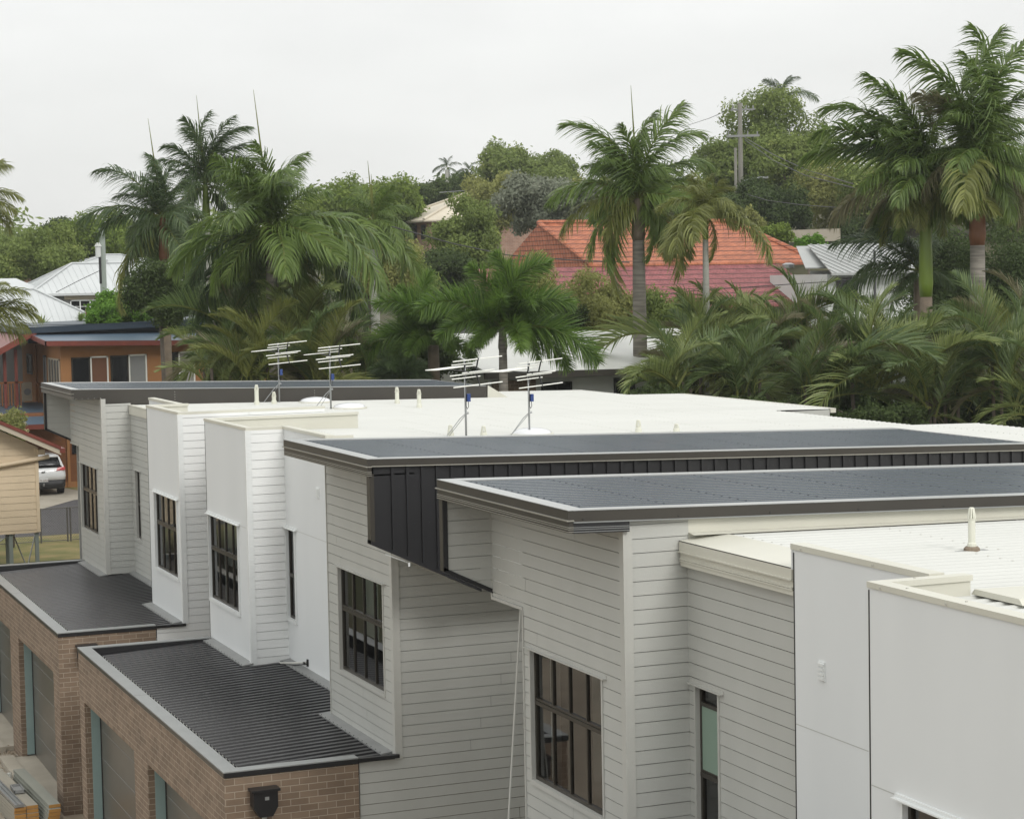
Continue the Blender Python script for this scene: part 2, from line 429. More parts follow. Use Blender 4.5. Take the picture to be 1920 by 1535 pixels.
def boards(mb, pl, a0, a1, z0, z1, holes=(), zref=-6.65, B=.15, t=.019, shape=None):
    """lapped weatherboards with a real drip edge on every board"""
    k0 = math.floor((z0 - zref) / B); k1 = math.ceil((z1 - zref) / B)
    for k in range(k0, k1):
        zr = zref + k * B
        za, zb = max(z0, zr), min(z1, zr + B)
        if zb - za < 1e-4:
            continue
        off = lambda z: t * .72 + t * .28 * (1 - (z - zr) / B)
        gz = zr + B * .05
        if za < gz - 1e-5 < zb:
            for (s0, s1, ra, rb) in rects_minus(a0, a1, za, min(gz, zb), holes):
                p = [(s0, ra), (s1, ra), (s1, rb), (s0, rb)]
                if shape:
                    p = clip_conv(p, shape)
                if p:
                    mb.poly([pl.P(a, z, -.004) for a, z in p])
            za = gz
        if zb - za < 1e-4:
            continue
        segs = []
        for (s0, s1, ra, rb) in rects_minus(a0, a1, za, zb, holes):
            j = a0 + 1.1 + ((k * 1.93) % 3.7)       # butt joints between board lengths
            while j < s1 - .3:
                if j > s0 + .3:
                    segs.append((s0, j - .0025, ra, rb)); s0 = j + .0025
                j += 3.9
            segs.append((s0, s1, ra, rb))
        for (s0, s1, ra, rb) in segs:
            p = [(s0, ra), (s1, ra), (s1, rb), (s0, rb)]
            if shape:
                p = clip_conv(p, shape)
                if not p:
                    continue
            mb.poly([pl.P(a, z, off(z)) for a, z in p])
            if abs(ra - gz) < 1e-5:
                b = [a for a, z in p if abs(z - ra) < 1e-5]
                if len(b) >= 2:
                    c, d = min(b), max(b)
                    mb.poly([pl.P(c, gz, off(gz)), pl.P(d, gz, off(gz)), pl.P(d, gz, -.004), pl.P(c, gz, -.004)])


def sheet(mb, x0, x1, y0, y1, zf, pitch=.19, h=.03, w=.5, mi=0, screws=None, smi=1, steep=0):
    """ribbed metal sheet: ribs run along x; zf(x) is the pan height; screws every 'screws' metres"""
    n = max(1, int(round((y1 - y0) / pitch))); p = (y1 - y0) / n
    prof = []
    for i in range(n):
        y = y0 + i * p
        if steep:
            prof += [(y, 0), (y + p * (.5 - w / 2 - steep), 0), (y + p * (.5 - w / 2), h), (y + p * (.5 + w / 2), h), (y + p * (.5 + w / 2 + steep), 0)]
        else:
            prof += [(y, 0), (y + p * (1 - w) * .5, 0), (y + p * (.5 - w * .22), h), (y + p * (.5 + w * .22), h), (y + p * (.5 + w / 2), 0)]
    prof.append((y1, 0))
    a = [(x0, y, zf(x0) + z) for y, z in prof]; b = [(x1, y, zf(x1) + z) for y, z in prof]
    m = len(prof)
    mb.add(a + b, [(i, i + 1, m + i + 1, m + i) for i in range(m - 1)], mi)
    if screws:
        for i in range(n):
            yc = y0 + (i + .5) * p
            x = x0 + .12
            while x < x1:
                z = zf(x) + h
                mb.box(x - .008, x + .008, yc - .008, yc + .008, z, z + .006, smi)
                x += screws


# ------------------------------------------------------------------ light and sky
world = bpy.data.worlds.new("World"); scene.world = world; world.use_nodes = True
nt = world.node_tree; nt.nodes.clear()
out = nd(nt, 'ShaderNodeOutputWorld'); bg = nd(nt, 'ShaderNodeBackground')
SUN_EL, SUN_AZ = math.radians(36), math.radians(-80)      # compass of the sun in the xy plane
sky = nd(nt, 'ShaderNodeTexSky', sky_type='NISHITA'); sky.sun_disc = False; sky.sun_elevation = SUN_EL; sky.sun_rotation = math.radians(90) - SUN_AZ; sky.dust_density = 3
tc = nd(nt, 'ShaderNodeTexCoord'); sp = nd(nt, 'ShaderNodeSeparateXYZ'); nt.links.new(tc.outputs['Generated'], sp.inputs[0])
# overcast deck: brighter towards the zenith, soft cloud bands
el = nd(nt, 'ShaderNodeMapRange'); el.inputs['From Min'].default_value = 0; el.inputs['From Max'].default_value = 1; el.inputs['To Min'].default_value = .80; el.inputs['To Max'].default_value = 1.42
nt.links.new(sp.outputs[2], el.inputs['Value'])
mp = nd(nt, 'ShaderNodeMapping'); mp.inputs['Scale'].default_value = (2.2, 2.2, 7); nt.links.new(tc.outputs['Generated'], mp.inputs['Vector'])
cn = nd(nt, 'ShaderNodeTexNoise'); cn.inputs['Scale'].default_value = 1.7; cn.inputs['Detail'].default_value = 5; cn.inputs['Roughness'].default_value = .5; nt.links.new(mp.outputs['Vector'], cn.inputs['Vector'])
cr = nd(nt, 'ShaderNodeMapRange'); cr.inputs['From Min'].default_value = .3; cr.inputs['From Max'].default_value = .7; cr.inputs['To Min'].default_value = .91; cr.inputs['To Max'].default_value = 1.07
nt.links.new(cn.outputs['Fac'], cr.inputs['Value'])
ml = nd(nt, 'ShaderNodeMath', operation='MULTIPLY'); nt.links.new(el.outputs['Result'], ml.inputs[0]); nt.links.new(cr.outputs['Result'], ml.inputs[1])
cc = nd(nt, 'ShaderNodeMix', data_type='RGBA', blend_type='MULTIPLY'); cc.inputs['Factor'].default_value = 1; cc.inputs['A'].default_value = (1.0, 1.005, .985, 1)
nt.links.new(ml.outputs[0], cc.inputs['B'])
ns = nd(nt, 'ShaderNodeMix', data_type='RGBA', blend_type='MULTIPLY'); ns.inputs['Factor'].default_value = 1; ns.inputs['B'].default_value = (.1, .1, .1, 1)
nt.links.new(sky.outputs['Color'], ns.inputs['A'])
fm = nd(nt, 'ShaderNodeMix', data_type='RGBA'); fm.inputs['Factor'].default_value = .93
nt.links.new(ns.outputs['Result'], fm.inputs['A']); nt.links.new(cc.outputs['Result'], fm.inputs['B'])
nt.links.new(fm.outputs['Result'], bg.inputs['Color']); bg.inputs['Strength'].default_value = 1
nt.links.new(bg.outputs[0], out.inputs['Surface'])
sd = bpy.data.lights.new("sun", 'SUN'); sd.energy = 1.3; sd.angle = math.radians(20); sd.color = (1, .98, .95)
so = bpy.data.objects.new("sun", sd); COL.objects.link(so); so.location = (0, -20, 60)
dv = Vector((math.cos(SUN_AZ) * math.cos(SUN_EL), math.sin(SUN_AZ) * math.cos(SUN_EL), math.sin(SUN_EL)))
so.rotation_euler = dv.to_track_quat('Z', 'Y').to_euler()
scene.view_settings.view_transform = 'Standard'; scene.view_settings.look = 'None'; scene.view_settings.exposure = .16; scene.view_settings.gamma = 1
scene.cycles.max_bounces = 6; scene.cycles.transparent_max_bounces = 8; scene.cycles.use_denoising = True

XF, XR, XG = 9.18, 9.84, 6.70       # facade, recess and garage front planes
BASE = -6.65                        # where the upper walls meet the garage roofs


def zroof(x):
    return -2.75 - .02 * (x - 9.2)
# ================================================================== the townhouse building
TH = thing('townhouse_row', 'long modern two-storey townhouse building with white and grey walls, dark overhanging roofs and brick garages', 'townhouses', (9.18, 30, -10.2))
G, W = M['board_grey'], M['board_white']
fX, rX = Plane('x', XF), Plane('x', XR)


def wall_boards(pl, a0, a1, z0, z1, m, holes=(), shape=None, name='weatherboard_wall'):
    mb = MB(); boards(mb, pl, a0, a1, z0, z1, holes, shape=shape)
    return mb.build(name, m, TH)


def wall_panel(pl, a0, a1, z0, z1, m, holes=(), seam=None):
    mb = MB()
    for s0, s1, za, zb in rects_minus(a0, a1, z0, z1, holes):
        pl.box(mb, s0, s1, za, zb, -.03, 0)
    if seam:
        for s0, s1, za, zb in rects_minus(a0 + .02, a1 - .02, seam - .004, seam + .004, holes):
            pl.quad(mb, s0, s1, za, zb, .002, 1)
    return mb.build('panel_wall', [m, M['board_grey']], TH)


def trim(pl, a0, a1, z0, z1, m, out_=.03, name='corner_trim'):
    mb = MB(); pl.box(mb, a0, a1, z0, z1, -.01, out_); return mb.build(name, m, TH)


# corner boards as L shapes at the outside corners (x = XF, y = yc)
def corner(xc, yc, z0, z1, m, w=.075):
    mb = MB(); e = .032
    mb.box(xc - e, xc, yc - e, yc + w, z0, z1); mb.box(xc - .001, xc + w, yc - e, yc - .0, z0, z1)
    return mb.build('corner_trim', m, TH)


def window(pl, a0, a1, z0, z1, mt, rows=.39, panes=4, room=True, wall=None, frosted=False, room_panels=()):
    """four-light window: bronze frame, transom, mullions, glass panes, trims, sill, head flashing and the room behind"""
    zt = z1 - rows * (z1 - z0); fr = .038
    mb = MB(); o0, o1 = -.075, -.025
    pl.box(mb, a0, a0 + fr, z0, z1, o0, o1); pl.box(mb, a1 - fr, a1, z0, z1, o0, o1)
    pl.box(mb, a0 + fr, a1 - fr, z0, z0 + fr * 1.2, o0, o1); pl.box(mb, a0 + fr, a1 - fr, z1 - fr, z1, o0, o1)
    if panes == 4:
        pl.box(mb, a0 + fr, a1 - fr, zt - .045, zt, o0, o1 + .012); pl.box(mb, a0 + fr, a1 - fr, zt + .004, zt + .03, o0, o1)
        wd = (a1 - a0 - 2 * fr) / 4
        for k in (1, 2, 3):
            a = a0 + fr + wd * k; t = .05 if k == 3 else .024
            pl.box(mb, a - t / 2, a + t / 2, zt + .03, z1 - fr, o0 + .004, o1 - .004)
            pl.box(mb, a - .013, a + .013, z0 + fr * 1.2, zt - .045, o0 + .004, o1 - .004)
    else:
        pl.box(mb, a0 + fr, a1 - fr, zt - .03, zt + .03, o0, o1)
    f = mb.build('window', M['bronze'], TH)
    if panes == 4:
        for k in range(4):
            for (za, zb) in ((z0 + fr * 1.2, zt - .045), (zt + .03, z1 - fr)):
                g = MB(); pl.quad(g, a0 + fr + wd * k, a0 + fr + wd * (k + 1), za, zb, -.05); g.build('glass_pane', M['glass'], f)
    else:
        for (za, zb) in ((z0 + fr * 1.2, zt - .03), (zt + .03, z1 - fr)):
            g = MB(); pl.quad(g, a0 + fr, a1 - fr, za, zb, -.05); g.build('glass_pane', M['glass_frosted'] if frosted and za > zt - 1 and za < zt else M['glass'], f)
    # trims
    t = MB()
    pl.box(t, a0 - .036, a0 - .002, z0, z1, -.075, .030); pl.box(t, a1 + .002, a1 + .036, z0, z1, -.075, .030)
    pl.box(t, a0 - .036, a1 + .036, z0 - .055, z0 - .001, -.075, .036)
    t.build('window_trim', mt, f)
    h = MB(); pl.box(h, a0 - .13, a1 + .13, z1 + .001, z1 + .014, -.075, .062); pl.box(h, a0 - .13, a1 + .13, z1 + .014, z1 + .045, -.0, .022); h.build('head_flashing', mt, f)
    if room:
        r = MB(); D = 2.6
        P = pl.P
        A0, A1 = a0 - .12, a1 + .12; Z0, Z1 = z0 - .9, z1 + .35
        for q in ([P(A0, Z0, -D), P(A1, Z0, -D), P(A1, Z1, -D), P(A0, Z1, -D)], [P(A0, Z0, -.1), P(A0, Z0, -D), P(A0, Z1, -D), P(A0, Z1, -.1)],
                  [P(A1, Z0, -.1), P(A1, Z0, -D), P(A1, Z1, -D), P(A1, Z1, -.1)], [P(A0, Z0, -.1), P(A1, Z0, -.1), P(A1, Z0, -D), P(A0, Z0, -D)], [P(A0, Z1, -.1), P(A1, Z1, -.1), P(A1, Z1, -D), P(A0, Z1, -D)]):
            r.poly(q, 0)
        for s0, s1, za, zb in rects_minus(A0, A1, Z0, Z1, [(a0, a1, z0, z1)]):
            pl.quad(r, s0, s1, za, zb, -.09, 0)
        for (b0, b1, bz0, bz1, bd, mi) in room_panels:  # plain panels standing in the room behind the panes
            pl.box(r, b0, b1, bz0, bz1, -bd - .06, -bd, mi)
        r.build('room_interior', [M['interior_dark'], M['blind'], M['interior']], f)
    return f


def coping(pts_boxes, name='parapet_capping', m=None):
    mb = MB()
    for b in pts_boxes:
        mb.box(*b)
    return mb.build(name, m or M['cream_metal'], TH)


ZT = -2.48
# ---- far end unit (grey)
wall_boards(fX, 47.5, 51.62, -3.83, -2.56, G)
hD = (48.28, 50.33, -5.83, -4.25)
wall_boards(fX, 47.5, 50.52, BASE, -3.83, G, [hD])
window(fX, *hD, M['board_grey_trim'], room_panels=[(48.9, 49.3, -5.8, -4.3, 1.2, 1)])
corner(XF, 47.5, BASE, -2.58, M['board_grey_trim'])
mb = MB(); mb.box(XF - .03, XF + .6, 50.5, 51.62, -3.87, -3.835); mb.box(XF, XF + .5, 50.50, 50.52, BASE, -3.87); mb.build('eave_soffit', M['board_grey_trim'], TH)
wS = [(8.62, -3.52), (XF, -3.80), (XF, -2.58), (8.62, -2.58)]


def wing(yw, inner=1, m=G, thick=.10, z_in=-3.82, z_out=-3.50, xo=8.54, ztop=-2.57):
    """raking bracket wall under the roof overhang: clad near face, metal edge strip and front post"""
    pl = Plane('y', yw)
    mb = MB(); sl = (z_in - z_out) / (XF - xo)
    zb = lambda x: z_out + sl * (x - xo)
    boards(mb, pl, xo + .05, XF, z_in - .1, ztop, shape=[(xo + .05, zb(xo + .05) + .045), (XF, zb(XF) + .045), (XF, ztop), (xo + .05, ztop)], t=.018)
    w = mb.build('bracket_wall', m, TH)
    mb = MB()
    mb.hexa([(xo, yw, zb(xo)), (xo + .05, yw, zb(xo + .05)), (xo + .05, yw + thick, zb(xo + .05)), (xo, yw + thick, zb(xo))],
            [(xo, yw, ztop), (xo + .05, yw, ztop), (xo + .05, yw + thick, ztop), (xo, yw + thick, ztop)], 1)
    mb.hexa([(xo - .004, yw - .012, zb(xo)), (xo, yw - .012, zb(xo)), (xo, yw + thick, zb(xo)), (xo - .004, yw + thick, zb(xo))],
            [(xo - .004, yw - .012, ztop), (xo, yw - .012, ztop), (xo, yw + thick, ztop), (xo - .004, yw + thick, ztop)], 0)
    # dark metal edge along the raking bottom and up the front
    mb.hexa([(xo, yw - .03, zb(xo) - .01), (XF + .02, yw - .03, zb(XF) - .01), (XF + .02, yw + thick, zb(XF) - .01), (xo, yw + thick, zb(xo) - .01)],
            [(xo, yw - .03, zb(xo) + .045), (XF + .02, yw - .03, zb(XF) + .045), (XF + .02, yw + thick, zb(XF) + .045), (xo, yw + thick, zb(xo) + .045)], 1)
    mb.box(xo + .0, xo + .055, yw - .03, yw - .001, zb(xo), ztop, 1)
    mb.box(xo + .055, XF, yw + thick - .01, yw + thick, z_out, ztop, 1)
    mb.build('bracket_edge', [M['fascia'], M['charcoal']], w)
    return w


wing(51.6)
sD = Plane('y', 47.5)
wall_boards(sD, XF, XR, BASE, -2.70, G)
hG = (46.62, 47.10, -5.79, -4.22); gX = rX
wall_boards(rX, 45.5, 47.5, BASE, -2.95, G, [hG])
window(rX, *hG, M['board_grey_trim'], rows=.5, panes=1)
coping([(XR - .05, XR + .03, 45.5, 47.46, -2.95, -2.76), (XR - .06, XR + .08, 45.5, 47.46, -2.755, -2.735)], 'parapet_capping')
# ---- white recess panel between, and the far white bay
wall_panel(rX, 42.7, 45.5, BASE, -2.53, M['panel_white'], seam=-4.27)
coping([(XR - .014, XR + .13, 42.72, 45.52, -2.53, -2.48), (XR + .03, XR + .09, 42.72, 45.5, -2.9, -2.53)])
hE = (40.13, 42.14, -5.81, -4.24)
wall_panel(fX, 39.79, 42.72, BASE, -2.53, M['panel_white'], [hE], seam=-4.235)
window(fX, *hE, M['trim_white'], room_panels=[(41.55, 41.9, -5.8, -4.3, .10, 1)])
corner(XF, 39.79, BASE, -2.53, M['trim_white'])
sE = Plane('y', 39.79)
wall_boards(sE, XF, 12.15, BASE, -2.53, W)
coping([(XF - .014, XF + .13, 39.776, 42.73, -2.53, ZT), (XF + .13, 12.17, 39.776, 39.91, -2.53, ZT), (XF + .13, 10.06, 42.62, 42.73, -2.53, ZT),
        (XF + .03, XF + .1, 39.9, 42.7, -2.9, -2.53), (XF + .1, 12.14, 39.82, 39.88, -3.0, -2.53), (XF + .1, 10.04, 42.65, 42.7, -3.0, -2.53)])
# ---- near white bay
hF = (35.42, 37.53, -5.82, -4.25)
wall_panel(fX, 34.68, 37.69, BASE, -2.53, M['panel_white'], [hF], seam=-4.24)
window(fX, *hF, M['trim_white'], room_panels=[(35.98, 36.72, -5.1, -4.1, .10, 1), (36.78, 36.85, -6.2, -4.1, .10, 1)])
corner(XF, 34.68, BASE, -2.53, M['trim_white'])
sF = Plane('y', 34.68)
wall_boards(sF, XF, XR, BASE, -2.53, W)
wall_boards(Plane('y', 37.70), XF, XR + .1, BASE, -2.53, W, name='weatherboard_wall')
hH = (34.12, 34.61, -5.82, -4.25)
wall_panel(rX, 30.0, 34.68, BASE, -2.53, M['panel_white'], [hH], seam=-4.24)
window(rX, *hH, M['trim_white'], rows=.52, panes=1)
coping([(XF - .014, XF + .13, 34.666, 37.70, -2.53, ZT), (XF + .13, 12.16, 37.57, 37.70, -2.53, ZT), (XF + .13, XR, 34.666, 34.8, -2.53, ZT),
        (XR - .014, XR + .13, 32.12, 34.8, -2.53, ZT), (XR - .03, XR + .45, 32.1, 32.13, -2.7, -2.49),
        (XF + .03, XF + .1, 34.75, 37.6, -2.95, -2.53), (XF + .1, 12.15, 37.60, 37.66, -2.95, -2.53), (XR + .03, XR + .1, 32.13, 34.7, -2.95, -2.53)])
# ---- middle grey unit
hB = (27.42, 29.49, -5.81, -4.25)
wall_boards(fX, 27.0, 30.02, BASE, -2.56, G, [hB])
window(fX, *hB, M['board_grey_trim'], room_panels=[(27.98, 28.62, -5.15, -4.1, .10, 1)])
corner(XF, 27.0, BASE, -2.6, M['board_grey_trim'])
mb = MB(); mb.box(XF - .03, XF - .002, 29.995, 30.02, BASE, -2.6); mb.box(XF, XR, 30.0, 30.03, BASE, -2.6); mb.build('corner_trim', M['board_grey_trim'], TH)
sB = Plane('y', 27.0)
wall_boards(sB, XF, 13.2, BASE, -2.5, G)
wall_boards(sB, 8.62, 13.2, -10.15, BASE, G)
# recess behind the driveway gap
wall_boards(Plane('x', 13.2), 22.25, 27.0, -10.15, -3.1, G)
mb = MB(); mb.box(13.2, 24.0, 23.3, 26.0, -3.2, -3.12); mb.build('box_gutter', M['cream_metal'], TH)
# charcoal standing-seam cladding
mb = MB(); yc = 26.0
sl = -.478
zb = lambda x: -3.48 + sl * (x - 8.54)
P0 = [(8.60, zb(8.60)), (10.1, zb(10.1)), (10.1, -2.45), (8.60, -2.45)]
mb.add([(x, yc, z) for x, z in P0], [(0, 1, 2, 3)]); mb.poly([(10.1, yc, -3.02), (19.2, yc, -3.02), (19.2, yc, -2.7), (10.1, yc, -2.45)])
mb.poly([(8.6, yc + .15, -2.46), (18.9, yc + .15, -2.7), (18.9, yc + .15, -3.02), (8.6, yc + .15, -3.02)])
x = 8.86; k = 0
while x < 19.2:
    zl = zb(x) + .03 if x < 10.1 else -3.02
    w = .020
    mb.hexa([(x - w, yc - .032, zl), (x + w, yc - .032, zl), (x + w, yc, zl), (x - w, yc, zl)], [(x - w, yc - .032, -2.44 - .0284 * (x - 8.5)), (x + w, yc - .032, -2.44 - .0284 * (x - 8.5)), (x + w, yc, -2.44 - .0284 * (x - 8.5)), (x - w, yc, -2.44 - .0284 * (x - 8.5))])
    for q in range(3):
        zz = -2.75 - .5 * q
        if zz > zl + .1:
            mb.box(x + .09, x + .10, yc - .006, yc, zz, zz + .012, 1)
    x += .211
CH = mb.build('standing_seam_cladding', [M['charcoal'], M['screw']], TH)
mb = MB()
mb.hexa([(8.54, yc - .012, zb(8.54)), (8.6, yc - .012, zb(8.6)), (8.6, yc + .12, zb(8.6)), (8.54, yc + .12, zb(8.54))], [(8.54, yc - .012, -2.55), (8.6, yc - .012, -2.55), (8.6, yc + .12, -2.55), (8.54, yc + .12, -2.55)], 0)
mb.hexa([(8.54, yc - .03, zb(8.54) - .01), (10.1, yc - .03, zb(10.1) - .01), (10.1, yc + .14, zb(10.1) - .01), (8.54, yc + .14, zb(8.54) - .01)],
        [(8.54, yc - .03, zb(8.54) + .045), (10.1, yc - .03, zb(10.1) + .045), (10.1, yc + .14, zb(10.1) + .045), (8.54, yc + .14, zb(8.54) + .045)], 1)
mb.build('cladding_edge', [M['fascia'], M['charcoal']], CH)
mb = MB(); mb.hexa([(XF - .02, yc + .14, zb(XF)), (10.1, yc + .14, zb(10.1)), (10.1, 27.0, zb(10.1)), (XF - .02, 27.0, zb(XF))], [(XF - .02, yc + .14, zb(XF) + .03), (10.1, yc + .14, zb(10.1) + .03), (10.1, 27.0, zb(10.1) + .03), (XF - .02, 27.0, zb(XF) + .03)])
mb.box(10.1, 13.2, 26.1, 27, -4.2, -4.15)
mb.box(XF, XF + .04, 26.14, 27.0, zb(XF), -2.6)
mb.build('eave_soffit', M['board_grey_trim'], TH)
mb = MB(); mb.box(9.06, 9.085, 26.0, 26.95, -3.775, -3.765); mb.box(9.06, 9.085, 25.99, 26.0, -3.82, -3.765); mb.build('loose_flashing', M['trim_white'], TH)
# ---- nearest grey unit
hA = (20.05, 22.03, -5.85, -4.31)
wall_boards(fX, 19.45, 23.22, -3.845, -2.56, G)
wall_boards(fX, 19.45, 22.25, -10.1, -3.845, G, [hA])
window(fX, *hA, M['board_grey_trim'], room_panels=[(21.1, 21.45, -6.5, -4.0, .5, 2), (21.62, 21.78, -6.5, -4.1, .12, 1)])
corner(XF, 19.45, -10.1, -2.6, M['board_grey_trim'])
mb = MB(); mb.box(XF - .03, XF + .6, 22.23, 23.22, -3.885, -3.85); mb.box(XF - .03, XF - .002, 22.22, 22.25, -10.1, -3.885); mb.box(XF, 13.2, 22.25, 22.28, -10.1, -2.7); mb.box(XF + .6, 13.2, 22.28, 23.2, -3.885, -3.85)
mb.box(XF - .028, XF - .002, 23.2, 23.235, -3.86, -2.6); mb.build('eave_soffit', M['board_grey_trim'], TH)
wing(23.22)
XA = 9.92; aX = Plane('x', XA)
sA = Plane('y', 19.45)
wall_boards(sA, XF, XA, -10.1, -2.55, G)
hR = (18.78, 19.27, -6.0, -4.32)
wall_boards(aX, 17.03, 19.45, -10.1, -3.03, G, [hR])
fr_ = window(aX, *hR, M['board_grey_trim'], rows=.55, panes=1)
mb = MB(); aX.box(mb, 18.80, 19.25, -5.25, -4.50, -.045, -.03, 0); aX.box(mb, 18.80, 19.25, -4.53, -4.49, -.05, -.015, 1); aX.box(mb, 18.80, 19.25, -5.29, -5.24, -.05, -.012, 1)
mb.build('sliding_sash', [M['glass_frosted'], M['bronze']], fr_)
mb = MB()
for (o, za, zb_) in ((.12, -2.905, -2.80), (.135, -2.916, -2.902), (.105, -3.06, -2.916), (.118, -2.992, -2.978), (.118, -3.012, -2.998)):
    aX.box(mb, 17.06, 19.42, za, zb_, 0, o)
mb.box(XA - .12, XA + .2, 17.06, 19.42, -2.80, -2.79)
mb.build('parapet_fascia', M['cream_metal'], TH)
# upstand between the white roof and the dark roof
mb = MB(); mb.poly([(XA, 19.44, -2.95), (18.9, 19.44, -3.05), (18.9, 19.44, -2.72), (XA, 19.44, -2.52)]); mb.poly([(XA, 19.30, zroof(XA) + .034), (18.9, 19.30, zroof(18.9) + .034), (18.9, 19.44, zroof(18.9) + .05), (XA, 19.44, zroof(XA) + .05)])
mb.build('roof_upstand', M['cream_metal'], TH)
# ---- nearest white panels
X1 = 9.80
p1 = Plane('x', X1); mb = MB()
wall_panel(p1, 14.72, 17.02, -10.1, -2.61, M['panel_white'], seam=-4.28)
mb.box(X1 + .005, XA, 16.99, 17.03, -10.1, -2.6); mb.box(X1 - .012, X1 + .02, 17.02, 17.045, -2.80, -2.6); mb.build('corner_trim', M['trim_white'], TH)
coping([(X1 - .014, X1 + .14, 14.72, 17.05, -2.61, -2.555), (X1 + .03, X1 + .11, 14.8, 17.0, -2.95, -2.61)])
mb = MB(); p1.box(mb, 16.45, 16.57, -3.78, -3.60, 0, .012)
for k in range(4):
    p1.box(mb, 16.46, 16.56, -3.77 + .043 * k, -3.745 + .043 * k, .012, .026)
mb.build('wall_vent', M['trim_white'], TH)
hP = (12.1, 14.17, -5.86, -4.31)
wall_panel(fX, 10.6, 14.70, -10.1, -2.62, M['panel_white'], [hP], seam=-4.285)
window(fX, *hP, M['trim_white'], room_panels=[(13.2, 13.9, -6, -4.2, .8, 2)])
mb = MB(); mb.box(XF + .004, X1, 14.70, 14.73, -10.1, -2.62); mb.build('corner_trim', M['trim_white'], TH)
coping([(XF - .014, XF + .14, 10.6, 14.71, -2.62, -2.57), (XF + .14, 10.13, 14.58, 14.71, -2.62, -2.57), (XF + .03, XF + .1, 10.6, 14.6, -2.95, -2.62), (XF + .1, 10.12, 14.60, 14.68, -2.95, -2.62)])
mb = MB()
for xx, yy, zz in ((XF - .016, 14.5, -2.6), (XF - .016, 13.55, -2.6), (X1 - .016, 16.85, -2.59), (X1 - .016, 15.6, -2.59), (XF + .05, 14.2, -2.569), (XF + .07, 13.4, -2.569), (9.6, 14.65, -2.569)):
    mb.box(xx - .008, xx + .008, yy - .008, yy + .008, zz - .008, zz + .008)
mb.build('parapet_screw', M['screw_pale'], TH)
mb = MB(); rX.box(mb, 32.6, 32.78, -3.56, -3.38, 0, .012)
for k in range(4):
    rX.box(mb, 32.62, 32.76, -3.55 + .043 * k, -3.525 + .043 * k, .012, .024)
mb.build('wall_vent', M['trim_white'], TH)
mb = MB(); mb.tube([(9.62, 34.55, -6.60), (9.72, 33.9, -6.50), (9.80, 33.5, -6.43)], .016, 8); mb.tube([(9.62, 34.56, -6.63), (9.74, 33.9, -6.54), (9.80, 33.5, -6.46)], .010, 8, 1); mb.box(9.81, 9.84, 33.48, 33.52, -6.50, -6.38, 1); mb.box(9.76, 9.82, 33.5, 33.56, -6.465, -6.425, 1)
mb.build('overflow_pipe', [M['pvc'], M['black']], TH)


